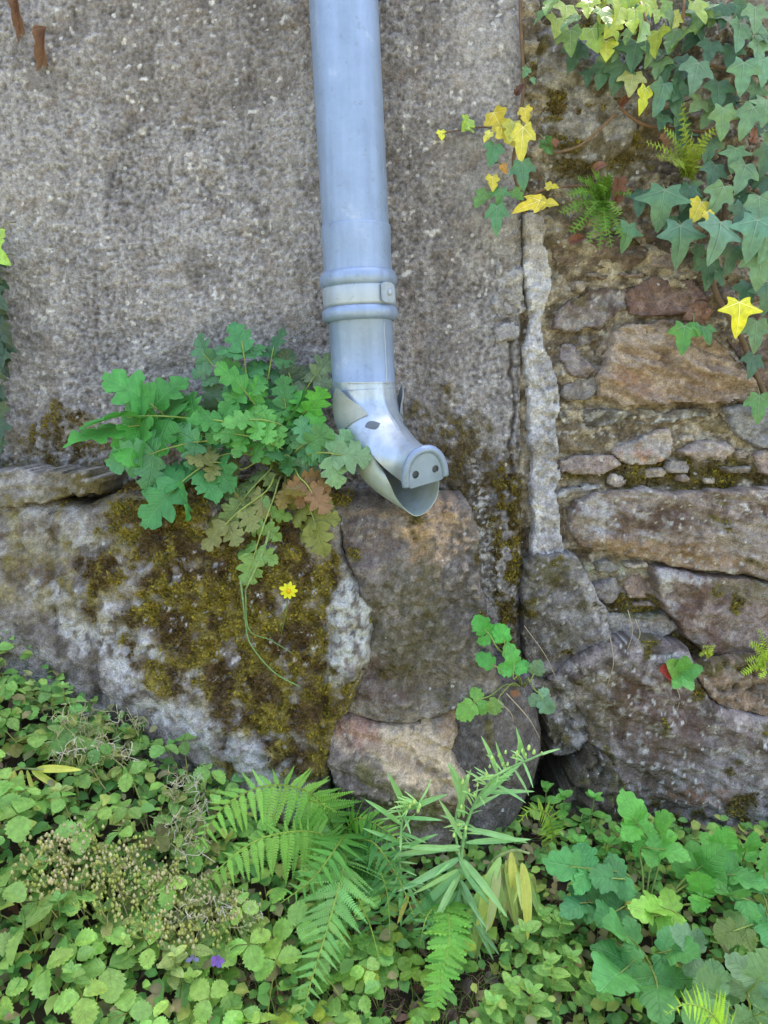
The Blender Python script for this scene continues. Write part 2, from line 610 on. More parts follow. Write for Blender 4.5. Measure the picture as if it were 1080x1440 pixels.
for mk, k in ((mfoot, .9), (mband, .95), (mright, .8)):
    mm = (mk * k * sst(-0.5, 0.1, nz(V, .02, 3, 29)))[:, None]
    c = c * (1 - mm) + mossc * mm
brown = ell(px, py, 640, 760, 70, 130, 0, 0.5 * n05) * (1 - mband)
c = blend(c, 0.6 * brown, lin(74, 64, 50))
sp2 = ell(px, py, 684, 770, 14, 110, -8, 0.3 * n05) * sst(0.0, 0.3, nz(V, 0.008, 2, 36))
c = blend(c, 0.85 * sp2, lin(205, 202, 196))
c = blend(c, 0.8 * crack, lin(60, 52, 46))
WALL_BASE = Vector((0, 0, 0))
house = empty('roughcast_wall', (wx1, 0.0, 0.0), 'weathered grey roughcast wall that the downpipe hangs on', 'wall')
mesh_obj('render_coat', V - np.array(house.location), grid_faces(len(xs), len(zs)), M_RENDER, house, house.location, col=c)
RW_V, RW_MOSS = V.copy(), np.clip(mfoot + mband + mright * 0.7, 0, 1) * sst(-0.4, 0.2, nz(V, .02, 3, 29))


def box_geo(x0, x1, y0, y1, z0, z1):
    V = [(x, y, z) for x in (x0, x1) for y in (y0, y1) for z in (z0, z1)]
    F = [(0, 1, 3, 2), (4, 6, 7, 5), (0, 4, 5, 1), (2, 3, 7, 6), (0, 2, 6, 4), (1, 5, 7, 3)]
    return np.array(V), F


bv, bf = box_geo(-3.0, wx1 - 0.012, 0.03, 0.45, -0.6, 3.4)
mesh_obj('wall_core', bv - np.array(house.location), bf, M_RENDER, house, house.location, col=np.tile(lin(120, 112, 105), (8, 1)), smooth=False)


# ------------------------------------------------------------------ stones
def poly_sdf(x, z, poly):
    n = len(poly)
    d = np.full(len(x), 1e9); bx = np.zeros(len(x)); bz = np.zeros(len(x)); inside = np.zeros(len(x), bool)
    for i in range(n):
        x0, z0 = poly[i]; x1, z1 = poly[(i + 1) % n]
        ex, ez = x1 - x0, z1 - z0
        t = np.clip(((x - x0) * ex + (z - z0) * ez) / (ex * ex + ez * ez + 1e-12), 0, 1)
        qx, qz = x0 + t * ex, z0 + t * ez
        dd = np.hypot(x - qx, z - qz)
        m = dd < d
        d = np.where(m, dd, d); bx = np.where(m, qx, bx); bz = np.where(m, qz, bz)
        cross = ((z0 > z) != (z1 > z)) & (x < (x1 - x0) * (z - z0) / (z1 - z0 + 1e-12) + x0)
        inside ^= cross
    return np.where(inside, d, -d), bx, bz


def smooth_poly(pts, m=5):
    n = len(pts); out = []
    P_ = [np.array(p, float) for p in pts]
    for i in range(n):
        a, b, c, d = P_[i - 1], P_[i], P_[(i + 1) % n], P_[(i + 2) % n]
        for k in range(m):
            t = k / m
            cr = 0.5 * (2 * b + (c - a) * t + (2 * a - 5 * b + 4 * c - d) * t * t + (3 * b - a - 3 * c + d) * t ** 3)
            out.append(0.3 * cr + 0.7 * (b + (c - b) * t))
    return out


STONE_N = [0]


def stone(name, poly, yf, yb, r, paint, parent=None, step=0.0032, amp=0.006, tilt=None, jit=0.004, mat=None, strat=0.0, sang=0.0, rnd=1.0, post=None, loc=None):
    """a solid stone: photo outline set on the plane y = yf, rounded edge of radius r, face relief, sides running back to yb"""
    STONE_N[0] += 1
    sd = STONE_N[0]
    yref = yf if not callable(yf) else yf(None, None)
    pp = [P(a, b, yref) for a, b in smooth_poly(poly)]
    poly2 = np.array([(p.x, p.z) for p in pp])
    q = np.stack([poly2[:, 0], np.full(len(poly2), sd * 1.7), poly2[:, 1]], 1)
    poly2 = poly2 + np.stack([nz(q, 0.02, 2, 5), nz(q, 0.02, 2, 6)], 1) * jit
    x0, z0 = poly2.min(0) - step * 2; x1, z1 = poly2.max(0) + step * 2
    gx = np.arange(x0, x1 + step, step); gz = np.arange(z0, z1 + step, step)
    X, Z = np.meshgrid(gx, gz, indexing='ij'); sh = X.shape
    X = X.ravel(); Z = Z.ravel()
    d, bx, bz = poly_sdf(X, Z, poly2)
    out = d < 0
    X = np.where(out, bx, X); Z = np.where(out, bz, Z)
    V = np.stack([X, np.full_like(X, sd * 0.37), Z], 1)
    t = np.clip(d / r, 0, 1)
    prof = np.sqrt(np.clip(1 - (1 - t) ** 2, 0, 1)) ** rnd
    base = np.full(len(X), yf) if not callable(yf) else yf(X, Z)
    if tilt is not None:
        cx, cz = poly2.mean(0)
        base = base + tilt[0] * (X - cx) + tilt[1] * (Z - cz)
    face = -amp * nz(V, 0.06, 3, sd) - 0.35 * amp * nz(V, 0.015, 2, sd + .5)
    if strat:
        face = face - strat * nz(V, 0.02, 3, sd + .2, (0.22, 1, 1.4), R(sang))
    if post is not None:
        face = face + post(X, Z, V)
    edge = min(r * 0.9, abs(yb - yref) * 0.9)
    Y = base + face * sst(0, 0.5, t) + edge * (1 - prof)
    Y = np.where(out, yb, np.minimum(Y, yb))
    V[:, 1] = Y
    F = grid_faces(*sh)
    keep = (~out)[F].any(1)
    F = F[keep]
    used = np.unique(F)
    remap = np.full(len(V), -1); remap[used] = np.arange(len(used))
    V = V[used]; F = remap[F]
    px, py = proj(V)
    col, moss = paint(V, px, py, t[used], sd)
    back = out[used]
    if back.any() and (~back).any():
        col[back] = col[~back].mean(0) * (1 + .5 * nz(V[back], .03, 3, sd))[:, None]
    if loc is None:
        loc = Vector((float(V[:, 0].mean()), float(yb), float(V[:, 2].min())))
        if parent is not None:
            loc = wloc(parent)
    o = mesh_obj(name, V - np.array(loc), F, mat or M_STONE, parent, loc, col=col)
    return o, V, moss


def painter(c1, c2, c3=None, moss=0.0, lichen=0.15, dark=0.3, patches=(), mosscol=(96, 88, 44), streak=0.0, sang=0.0):
    C1, C2 = [(lambda q: (q * .64 + q.mean() * .36) * 1.30)(lin(*k)) for k in (c1, c2)]
    C3 = lin(*c3) if c3 is not None else None

    def f(V, px, py, t, sd):
        a = sst(-0.45, 0.45, nz(V, 0.05, 4, sd + .1) + streak * nz(V, 0.012, 3, sd + .3, (0.2, 1, 1.5), R(sang)))
        col = C1[None] * (1 - a[:, None]) + C2[None] * a[:, None]
        if C3 is not None:
            col = blend(col, 0.8 * sst(0.15, 0.5, nz(V, 0.04, 3, sd + .4)), C3)
        col = col * (1 + 0.35 * nz(V, 0.008, 3, sd + .6))[:, None]
        col = blend(col, dark * sst(0.1, 0.55, nz(V, 0.03, 4, sd + .7)), lin(62, 52, 44))
        for p in patches:
            cx, cy, rx, ry, an, cc, k = p
            m = ell(px, py, cx, cy, rx, ry, an, 0.45 * nz(V, 0.03, 4, sd + cx * 0.01), 0.3)
            col = blend(col, k * m * sst(-0.55, 0.0, nz(V, 0.01, 3, cx * 0.03)), lin(*cc) * 1.0)
        li = sst(0.30, 0.5, nz(V, 0.02, 4, sd + .8))
        col = blend(col, lichen * 2.5 * li * 0.5, lin(188, 186, 178))
        sp = sst(0.5, 0.62, nz(V, 0.009, 1, sd + .85))
        col = blend(col, min(1, lichen * 3) * 0.8 * sp, lin(214, 212, 204))
        mm = np.zeros(len(V))
        if moss > 0:
            mm = sst(0.25, 0.6, nz(V, 0.06, 4, sd + .9) * 0.9 + moss - 0.25)
            mc = lin(*mosscol)[None] * (1 + 0.6 * nz(V, .012, 3, 28)[:, None])
            k = (mm * 0.9)[:, None]
            col = col * (1 - k) + mc * k
        return col, mm
    return f


MOSS_SRC = []        # (points, mask) for moss tufts

# --- the big mossy outcrop under the roughcast
def rock_y(X, Z):
    if X is None:
        return -0.12
    b = np.interp(Z, [-.2, .05, .25, .36, .45, .51, .535, .56, .59], [-.215, -.20, -.175, -.15, -.13, -.11, -.09, -.05, .01])
    return b - 0.025 * np.exp(-((X + 0.2) / 0.22) ** 2) + 0.03 * sst(-.35, -.75, X)


def rock_paint(V, px, py, t, sd):
    a = sst(-.4, .4, nz(V, .05, 4, 41))
    col = lin(128, 120, 112)[None] * (1 - a[:, None]) + lin(170, 163, 156)[None] * a[:, None]
    col *= (1 + 0.3 * nz(V, 0.008, 3, 42))[:, None]
    col = blend(col, 0.75 * sst(.05, .5, nz(V, .035, 4, 43)), lin(86, 78, 70))
    # pale lichen along the lower left slope
    pal = ell(px, py, 250, 975, 235, 46, 38, 0.5 * nz(V, .04, 4, 44), .3) * sst(-.25, .15, nz(V, .02, 4, 45))
    col = blend(col, .85 * pal, lin(206, 204, 202))
    pal2 = np.maximum(ell(px, py, 345, 1060, 60, 42, 40, 0.4 * nz(V, .03, 4, 46)), ell(px, py, 60, 745, 80, 36, 5, 0.6 * nz(V, .03, 4, 47)))
    col = blend(col, .7 * pal2 * sst(-.2, .2, nz(V, .015, 3, 48)), lin(198, 196, 190))
    # white crust patch beside the squared stone
    cr = ell(px, py, 497, 880, 38, 72, 6, 0.45 * nz(V, .03, 4, 49), .2)
    # moss
    n1 = nz(V, .06, 4, 50)
    mo = ell(px, py, 390, 900, 130, 215, -14, 0.55 * n1, .3)
    mo = np.maximum(mo, ell(px, py, 260, 800, 130, 150, -20, 0.6 * n1, .35))
    mo = np.maximum(mo, ell(px, py, 160, 672, 330, 34, 0, 0.6 * n1, .4))
    mo = np.maximum(mo, ell(px, py, 520, 700, 70, 22, 0, 0.5 * n1, .4))
    mo = np.maximum(mo, .9 * ell(px, py, 425, 1060, 62, 66, 0, 0.4 * n1, .3))
    mo = np.maximum(mo, .6 * ell(px, py, 40, 790, 120, 60, 10, 0.7 * n1, .4))
    mo = mo * (.2 + .8 * sst(-.75, -.15, nz(V, .03, 4, 51))) * (1 - cr)
    br = sst(-.25, .35, nz(V, .045, 3, 52))
    mc = lin(94, 74, 44)[None] * (1 - br[:, None]) + lin(126, 112, 46)[None] * br[:, None]
    yl = sst(.25, .5, nz(V, .03, 3, 55))
    mc = blend(mc, .7 * yl, lin(152, 138, 54))
    mc = mc * (1 + .55 * nz(V, .01, 3, 53))[:, None]
    k = (mo * .95)[:, None]
    col = col * (1 - k) + mc * k
    col = blend(col, .85 * cr * sst(-.4, .1, nz(V, .012, 3, 54)), lin(202, 202, 192))
    sp = sst(.5, .62, nz(V, .012, 2, 56)) * ell(px, py, 330, 850, 140, 120, 0)
    col = blend(col, .85 * sp, lin(214, 208, 202))
    return col, mo


def rock_post(X, Z, V):
    W = np.stack([X, np.full_like(X, .2), Z], 1)
    Wp = W.copy(); Wp[:, 1] = -.13
    px, py = proj(Wp)
    n1 = nz(V, .06, 4, 50)
    mo = np.maximum(ell(px, py, 390, 900, 130, 215, -14, 0, .4), ell(px, py, 260, 800, 130, 150, -20, 0, .4))
    f = -.010 * nz(W, .10, 3, 61) - .007 * nz(W, .03, 3, 62, (.5, 1, 1.2), R(-40)) - .003 * nz(W, .010, 2, 63)
    f += -.008 * mo * (1 + 1.3 * nz(W, .022, 3, 64))
    f += -.010 * ell(px, py, 497, 880, 38, 72, 6, .3 * n1, .25)
    # deep fissures
    for (x0, y0, x1, y1) in ((118, 790, 152, 960), (60, 715, 90, 900), (236, 745, 250, 830), (470, 760, 455, 1080)):
        L2 = (x1 - x0) ** 2 + (y1 - y0) ** 2
        tt = np.clip(((px - x0) * (x1 - x0) + (py - y0) * (y1 - y0)) / L2, 0, 1)
        dd = np.hypot(px - x0 - tt * (x1 - x0), py - y0 - tt * (y1 - y0)) + 10 * n1
        f += .012 * np.exp(-(dd / 5.0) ** 2)
    return f


rock_poly = [(-420, 640), (-150, 650), (20, 700), (110, 712), (200, 672), (300, 672), (400, 680), (470, 690), (497, 700), (486, 760), (505, 800), (530, 840),
             (528, 900), (505, 960), (478, 1000), (470, 1060), (470, 1160), (430, 1250), (300, 1250), (170, 1120), (60, 1040), (-30, 940), (-150, 900), (-420, 860)]
rock, rv, rm = stone('mossy_rock', rock_poly, rock_y, 0.03, 0.03, rock_paint, step=0.0028, amp=0.004, jit=0.006, mat=M_ROCK, post=rock_post)
tag(rock, 'large moss covered rock outcrop under the roughcast wall, left of the squared stone', 'rock')
MOSS_SRC.append((rv, rm, rock))
MOSS_SRC.append((RW_V, RW_MOSS, house))

# --- slab ledge at far left
o, v_, m_ = stone('stone_slab', [(-200, 655), (0, 662), (60, 660), (110, 664), (150, 672), (140, 694), (96, 700), (60, 708), (0, 712), (-200, 714)], -0.098, 0.02, 0.006,
                  painter((150, 142, 130), (118, 108, 92), moss=.16, lichen=.1, patches=((40, 705, 90, 10, 0, (112, 100, 52), .8), (122, 682, 36, 26, 0, (100, 88, 46), .95))), tilt=(0, .3), amp=.008, jit=.008, strat=.006)
tag(o, 'flat grey stone slab jutting like a ledge from the mossy rock', 'stone slab')
MOSS_SRC.append((v_, m_, o))


# --- squared stone below the spout
def sq_y(X, Z):
    if X is None:
        return -0.14
    return np.interp(Z, [.2, .30, .40, .48, .505, .52, .54], [-.185, -.178, -.165, -.152, -.145, -.125, -.08])


def crumble_(X, Z, V):
    return -.006 * nz(V, .028, 3, 91) - .004 * np.abs(nz(V, .010, 2, 92)) + .008 * sst(.25, .6, nz(V, .016, 2, 93))


sq_patch = ((615, 742, 50, 50, 0, (196, 168, 138), .95), (590, 765, 14, 26, 0, (178, 148, 116), .8), (520, 760, 40, 60, 10, (112, 96, 92), .7), (575, 870, 55, 90, 5, (92, 86, 58), .7),
            (655, 830, 36, 110, 0, (84, 78, 72), .75), (540, 960, 60, 34, 10, (96, 78, 68), .8), (600, 930, 80, 60, 0, (98, 90, 66), .55), (596, 800, 16, 50, 0, (112, 100, 66), .6), (560, 720, 70, 8, 0, (150, 128, 100), .6))
o, v_, m_ = stone('squared_stone', [(476, 712), (520, 700), (600, 704), (656, 700), (668, 712), (670, 770), (678, 830), (690, 900), (700, 955), (680, 972), (640, 986), (590, 1000), (540, 1003), (504, 996), (474, 988), (480, 940), (500, 880), (500, 820), (482, 770)],
                  sq_y, 0.02, 0.016, painter((118, 106, 92), (142, 128, 112), None, .08, .07, .4, sq_patch), amp=.009, strat=.003, sang=80, step=.003, tilt=(-.08, 0), mat=M_ROCK, jit=.007, post=lambda X, Z, V: .5 * crumble_(X, Z, V) - .012 * np.floor(nz(V, .07, 2, 96) * 3) / 3)
tag(o, 'upright squared brown stone directly below the pig mouth', 'stone')
MOSS_SRC.append((v_, m_, o))


# --- round foot boulder
def fb_y(X, Z):
    if X is None:
        return -0.20
    cx = float(P(610, 1080, -.2).x); cz = float(P(610, 1080, -.2).z)
    xr = float(P(642, 1080, -.2).x)
    b = -.205 + .10 * ((X - cx) / .16) ** 2 * .5 + .06 * np.clip((Z - cz) / .1, 0, 2) ** 2 * .7 + .02 * np.clip((cz - Z) / .1, 0, 2)
    return b + .024 * sst(xr - .005, xr + .003, X) * sst(cz - .02, cz + .03, Z) - .012 * sst(.0, -.05, Z - cz - .03)


fb_patch = ((560, 1048, 95, 38, 8, (200, 180, 150), 1.0), (605, 1085, 62, 46, 30, (204, 182, 148), .95), (500, 1030, 34, 24, 30, (160, 122, 106), .8), (560, 1065, 70, 10, 20, (120, 104, 88), .6),
            (640, 1020, 24, 30, 0, (168, 140, 110), .7), (710, 1080, 60, 110, 0, (84, 76, 70), .9), (500, 1110, 46, 60, -20, (92, 84, 74), .9), (575, 1142, 44, 36, 0, (98, 104, 40), .8), (530, 1094, 40, 14, 25, (96, 94, 46), .7), (640, 1150, 26, 40, 0, (96, 82, 58), .7))
o, v_, m_ = stone('broken_stone', [(466, 1018), (480, 1010), (520, 1020), (580, 1026), (625, 1012), (652, 998), (645, 1030), (636, 1064), (662, 1100), (655, 1150), (625, 1205), (540, 1208), (496, 1150), (466, 1090), (457, 1050)],
                  lambda X, Z: -.20 if X is None else np.interp(Z, [.0, .06, .12, .17, .21, .24], [-.20, -.222, -.225, -.205, -.175, -.13]) + .25 * np.clip(X - .07, 0, 1), 0.02, 0.014, painter((124, 108, 92), (150, 132, 110), None, .0, .08, .25, fb_patch, streak=.6, sang=-18), amp=.008, step=.0028, strat=.008, sang=-18, jit=.006,
                  post=lambda X, Z, V: -.014 * np.floor(nz(V, .06, 2, 97, (.6, 1, 1.2), R(-20)) * 3) / 3 - .002 * nz(V, .008, 2, 98))
tag(o, 'broken stone with a pale slanted face and green moss under the squared stone', 'stone')
o, v_, m_ = stone('boulder', [(600, 1010), (650, 988), (700, 970), (742, 974), (766, 1002), (776, 1055), (764, 1115), (735, 1168), (700, 1205), (610, 1210), (600, 1100)],
                  lambda X, Z: -.165 if X is None else -.185 + .5 * np.clip(X - .14, 0, 1) + .35 * np.clip(Z - .12, 0, 1) + .02 * np.clip(.05 - Z, 0, 1), 0.02, 0.05, painter((104, 95, 88), (88, 79, 72), (112, 102, 92), .03, .10, .35, ((690, 1020, 40, 30, 20, (118, 110, 104), .6), (720, 1130, 40, 40, 0, (104, 96, 88), .5)), streak=.5, sang=-60), amp=.007, step=.003, strat=.004, sang=-60, jit=.005, mat=M_ROCK)
tag(o, 'dark rounded boulder behind the broken pale stone, beside the dark hole', 'boulder')

# ------------------------------------------------------------------ stone wall (right)
sw0 = P(745, 1100, 0.05)
swall = empty('stone_wall', (float(sw0.x), 0.05, 0.0), 'old field stone wall with ivy, right of the roughcast wall', 'wall')
mx0 = float(P(722, 500, .04).x)
xs = axis_points(mx0, 3.0, mx0, float(P(1095, 600, .05).x), 0.003, 1.3)
zs = axis_points(-0.5, 1.43, float(P(900, 1230, .05).z), 1.43, 0.003, 1.3)
X, Z = np.meshgrid(xs, zs, indexing='ij'); X = X.ravel(); Z = Z.ravel()
V = np.stack([X, np.zeros_like(X), Z], 1)
V[:, 1] = .024 - .010 * nz(V, .08, 3, 71) - .009 * nz(V, .022, 3, 72, (.6, 1, 1.3)) - .004 * nz(V, .008, 2, 73)
px, py = proj(V)
V[:, 1] += .045 * ell(px, py, 798, 1088, 46, 60, 0, 0, .3)
a = sst(-.4, .4, nz(V, .03, 4, 74))
c = lin(124, 111, 92)[None] * (1 - a[:, None]) + lin(180, 168, 146)[None] * a[:, None]
c *= (1 + .4 * nz(V, .009, 3, 75))[:, None]
c = blend(c, .6 * sst(.1, .55, nz(V, .04, 4, 76)), lin(74, 64, 48))
c = blend(c, .8 * sst(.45, .58, nz(V, .013, 2, 77)), lin(196, 190, 176))
mo = ell(px, py, 960, 670, 150, 26, 4, .6 * nz(V, .03, 4, 78)) + ell(px, py, 990, 910, 120, 22, 4, .5 * nz(V, .03, 4, 79)) + ell(px, py, 890, 850, 50, 24, 0, .5 * nz(V, .03, 4, 80)) + ell(px, py, 830, 150, 70, 130, 0, .5 * nz(V, .05, 4, 81))
mo = np.clip(mo, 0, 1)
c = blend(c, .8 * mo, lin(88, 80, 36))
c = blend(c, .55 * ell(px, py, 860, 800, 60, 10, 3, .5 * nz(V, .02, 3, 82)) * sst(-.2, .3, nz(V, .012, 2, 83)), lin(178, 190, 170))
mesh_obj('mortar', V - np.array(swall.location), grid_faces(len(xs), len(zs)), M_MORTAR, swall, swall.location, col=c)
MOSS_SRC.append((V, mo, swall))
bv, bf = box_geo(mx0, 3.0, .075, .5, -.5, 1.425)
mesh_obj('wall_core', bv - np.array(swall.location), bf, M_MORTAR, swall, swall.location, col=np.tile(lin(110, 98, 80), (8, 1)), smooth=False)

BR, TAN, GRY, PNK, DRK = (118, 98, 82), (168, 138, 104), (150, 146, 142), (176, 148, 132), (92, 80, 70)
ST = [
    # outline, front y, painter, strat, angle, radius
    ([(762, 50), (800, 38), (858, 46), (900, 110), (888, 195), (850, 222), (800, 216), (764, 190)], .012, painter((120, 112, 100), (150, 144, 134), (96, 84, 52), .30, .22, .3), .003, -20, .02),
    ([(905, -20), (1000, -30), (1100, -20), (1110, 60), (1010, 80), (915, 66)], .02, painter((132, 124, 112), (96, 86, 70), None, .2, .2, .4), .003, -10, .02),
    ([(770, -40), (890, -40), (895, 30), (850, 38), (765, 30)], .02, painter((120, 112, 96), (96, 84, 66), None, .25, .15, .4), .003, -10, .02),
    ([(910, 92), (1000, 90), (1095, 74), (1100, 160), (1000, 178), (912, 170)], .026, painter((96, 86, 74), (72, 62, 52), None, .15, .12, .5), .003, -10, .02),
    ([(898, 190), (980, 194), (1100, 178), (1105, 270), (990, 288), (902, 270)], .028, painter((98, 84, 72), (74, 62, 52), None, .15, .1, .5), .003, -10, .02),
    ([(782, 235), (850, 240), (890, 232), (886, 290), (800, 300), (780, 280)], .024, painter((112, 100, 90), (136, 126, 116), None, .12, .2, .4), .003, -15, .015),
    ([(905, 300), (1000, 305), (1100, 290), (1105, 380), (1010, 392), (960, 372), (908, 340)], .024, painter((120, 100, 82), (88, 74, 60), None, .12, .1, .5), .003, -10, .02),
    ([(782, 346), (830, 335), (880, 334), (906, 350), (900, 372), (850, 379), (820, 368), (786, 372)], .012, painter((124, 102, 80), (102, 84, 66), None, .12, .08, .3), .004, 0, .01),
    ([(916, 346), (944, 338), (952, 372), (936, 380), (914, 374)], .016, painter((150, 130, 112), (130, 108, 92), None, .0, .05, .2), .003, 0, .01),
    ([(782, 448), (800, 424), (846, 404), (900, 408), (905, 425), (868, 440), (845, 458), (798, 466), (784, 460)], .004, painter((116, 96, 88), (136, 124, 118), (80, 64, 56), .05, .28, .4), .005, -12, .012),
    ([(882, 412), (925, 390), (978, 396), (996, 420), (968, 440), (920, 444), (890, 440)], .006, painter((116, 84, 72), (136, 108, 92), None, .05, .05, .25), .003, -8, .01),
    ([(964, 432), (990, 420), (1008, 436), (992, 456), (970, 450)], .002, painter((158, 112, 74), (136, 92, 62), None, 0, .02, .2), .002, 0, .01),
    ([(876, 462), (930, 456), (985, 462), (1015, 486), (1042, 522), (1062, 552), (1010, 562), (940, 566), (884, 570), (850, 554), (848, 536), (858, 508)], -.012,
     painter((170, 144, 114), (146, 118, 90), (120, 100, 82), .0, .05, .18, ((900, 470, 50, 16, 0, (186, 168, 146), .6), (990, 540, 70, 24, 8, (128, 104, 80), .5), (890, 540, 40, 16, 20, (160, 120, 88), .5)), streak=1.2, sang=-22), .010, -22, .012),
    ([(1010, 450), (1060, 440), (1110, 440), (1110, 530), (1070, 545), (1045, 505)], .014, painter((128, 100, 78), (104, 84, 66), None, .05, .06, .3), .004, -10, .015),
    ([(788, 490), (802, 480), (818, 500), (838, 520), (826, 530), (804, 526), (790, 508)], .008, painter((116, 98, 92), (140, 126, 120), None, 0, .1, .2), .002, 0, .008),
    ([(846, 478), (868, 470), (862, 500), (848, 520), (836, 505)], .022, painter((140, 122, 96), (116, 100, 78), None, .05, .1, .3), .002, 0, .008),
    ([(792, 542), (815, 530), (844, 533), (848, 548), (832, 560), (800, 564), (788, 556)], .006, painter((136, 128, 122), (114, 104, 98), None, 0, .18, .2), .002, 0, .01),
    ([(792, 578), (850, 574), (930, 578), (985, 574), (990, 586), (930, 596), (850, 600), (795, 596)], .010, painter((140, 136, 128), (100, 92, 80), (84, 76, 60), .08, .45, .4), .005, 0, .008),
    ([(792, 606), (838, 602), (850, 616), (838, 634), (800, 634), (790, 622)], .022, painter((142, 124, 84), (116, 100, 66), None, .2, .15, .3), .002, 0, .008),
    ([(790, 648), (820, 640), (862, 642), (872, 654), (846, 668), (806, 666), (790, 662)], .008, painter((164, 140, 124), (140, 120, 108), None, .05, .15, .2), .003, 5, .01),
    ([(866, 632), (905, 612), (940, 604), (950, 624), (934, 648), (900, 656), (874, 648)], .004, painter((178, 158, 140), (150, 138, 128), (182, 146, 126), 0, .15, .15), .003, -15, .01),
    ([(956, 634), (990, 618), (1024, 622), (1034, 636), (1012, 650), (984, 650)], .006, painter((172, 146, 130), (148, 132, 122), None, .02, .15, .2), .003, 0, .01),
    ([(985, 590), (1018, 574), (1028, 600), (1020, 614), (990, 612)], .022, painter((134, 118, 72), (108, 94, 58), None, .3, .08, .3), .002, 0, .01),
    ([(1022, 574), (1060, 568), (1110, 572), (1110, 632), (1060, 624), (1036, 608)], .000, painter((138, 136, 136), (116, 112, 112), None, 0, .06, .2), .002, 0, .015),
    ([(1060, 640), (1085, 632), (1112, 636), (1112, 670), (1078, 668)], .008, painter((184, 172, 164), (150, 124, 112), None, 0, .3, .2), .002, 0, .01),
    ([(776, 692), (800, 686), (842, 681), (842, 690), (800, 698), (780, 700)], .006, painter((150, 146, 138), (124, 118, 108), None, 0, .25, .2), .003, 5, .005),
    ([(792, 720), (806, 706), (816, 730), (812, 764), (796, 770)], .022, painter((136, 118, 84), (112, 96, 66), None, .1, .15, .3), .002, 0, .008),
    ([(814, 722), (838, 700), (900, 690), (970, 694), (1040, 690), (1110, 694), (1112, 812), (1040, 806), (960, 796), (890, 782), (826, 770), (814, 750)], -.018,
     painter((128, 108, 92), (150, 130, 112), (98, 78, 64), .06, .30, .4, ((840, 725, 26, 36, -20, (176, 172, 166), .85), (915, 705, 20, 18, 0, (170, 164, 158), .6), (950, 780, 140, 16, 6, (156, 128, 92), .7), (1040, 640, 40, 20, 0, (150, 112, 76), .6), (930, 730, 40, 20, 0, (78, 58, 44), .7), (1060, 760, 40, 30, 20, (166, 156, 146), .6)), streak=.6, sang=-14), .006, -14, .02),
    ([(832, 824), (856, 812), (876, 818), (878, 838), (858, 850), (836, 842)], .010, painter((152, 144, 138), (126, 116, 110), None, 0, .2, .25), .002, 0, .014),
    ([(878, 814), (905, 806), (926, 808), (934, 834), (918, 842), (886, 840)], .012, painter((160, 130, 110), (138, 114, 100), None, 0, .15, .25), .002, 0, .01),
    ([(926, 802), (960, 806), (1010, 816), (1112, 826), (1112, 905), (1080, 918), (1040, 926), (990, 912), (958, 884), (936, 850), (930, 830)], -.020,
     painter((118, 96, 84), (138, 116, 102), (104, 82, 72), .04, .12, .3, ((938, 826, 10, 40, -14, (188, 184, 182), .8), (960, 812, 40, 8, 8, (188, 184, 178), .7), (1060, 830, 50, 14, 6, (104, 100, 60), .6)), streak=.4, sang=-20), .004, -20, .016),
    ([(852, 866), (880, 862), (940, 866), (950, 884), (930, 900), (890, 912), (858, 906)], .004, painter((154, 146, 134), (134, 122, 110), None, .06, .1, .2, ((905, 862, 40, 10, 0, (80, 84, 44), .8),)), .002, 0, .012),
    ([(745, 800), (760, 786), (806, 785), (822, 802), (836, 832), (852, 862), (858, 898), (838, 922), (800, 944), (775, 964), (750, 950), (740, 900), (738, 850)], -.030,
     painter((122, 114, 106), (98, 88, 76), (84, 78, 54), .16, .22, .35, ((838, 850, 12, 52, -22, (178, 172, 168), .8), (765, 800, 30, 16, 0, (96, 90, 48), .7))), .004, 30, .02),
    ([(740, 952), (772, 962), (800, 950), (822, 990), (832, 1022), (812, 1058), (778, 1062), (768, 1010), (742, 985)], -.050, painter((142, 134, 124), (112, 104, 96), (92, 84, 60), .08, .3, .3), .003, 10, .012),
    ([(985, 940), (1020, 932), (1112, 926), (1112, 1012), (1060, 1006), (1010, 992), (986, 968)], -.050, painter((150, 118, 84), (120, 98, 72), None, .14, .12, .3, ((1030, 935, 60, 14, 0, (92, 84, 40), .8),), streak=.5, sang=-10), .005, -10, .015),
    ([(786, 968), (845, 928), (900, 916), (975, 926), (988, 976), (1010, 998), (1060, 1014), (1120, 1020), (1125, 1260), (1000, 1260), (880, 1230), (865, 1130), (836, 1062), (836, 1022), (812, 990)], -.075,
     painter((150, 134, 124), (86, 72, 60), (156, 147, 140), .20, .34, .6, ((850, 990, 40, 50, 20, (104, 92, 62), .6), (920, 1000, 60, 60, 0, (88, 62, 48), .7), (1000, 1060, 70, 60, 20, (112, 92, 88), .5), (1020, 1110, 80, 60, 20, (150, 144, 140), .5), (930, 1090, 60, 60, 30, (100, 84, 66), .6), (1000, 1120, 50, 16, 10, (120, 84, 48), .6)), streak=.2), .005, -25, .05),
    ([(806, 1104), (832, 1066), (858, 1070), (880, 1110), (900, 1180), (880, 1240), (810, 1240), (790, 1160)], -.100, painter((98, 88, 66), (80, 70, 50), (108, 104, 56), .30, .15, .4), .004, 10, .03),
]


def crumble(X, Z, V):
    """pitted, crumbling face"""
    a = nz(V, .028, 3, 91); b = nz(V, .010, 2, 92)
    return -.008 * a - .005 * np.abs(b) + .012 * sst(.2, .55, nz(V, .016, 2, 93))


def chip(X, Z, V):
    """flat broken facets and split edges"""
    a = nz(V, .05, 2, 94, (.7, 1, 1.3), R(-12))
    return -.010 * np.floor(a * 4) / 4 - .0025 * nz(V, .007, 2, 95, (.5, 1, 1.4), R(-15))


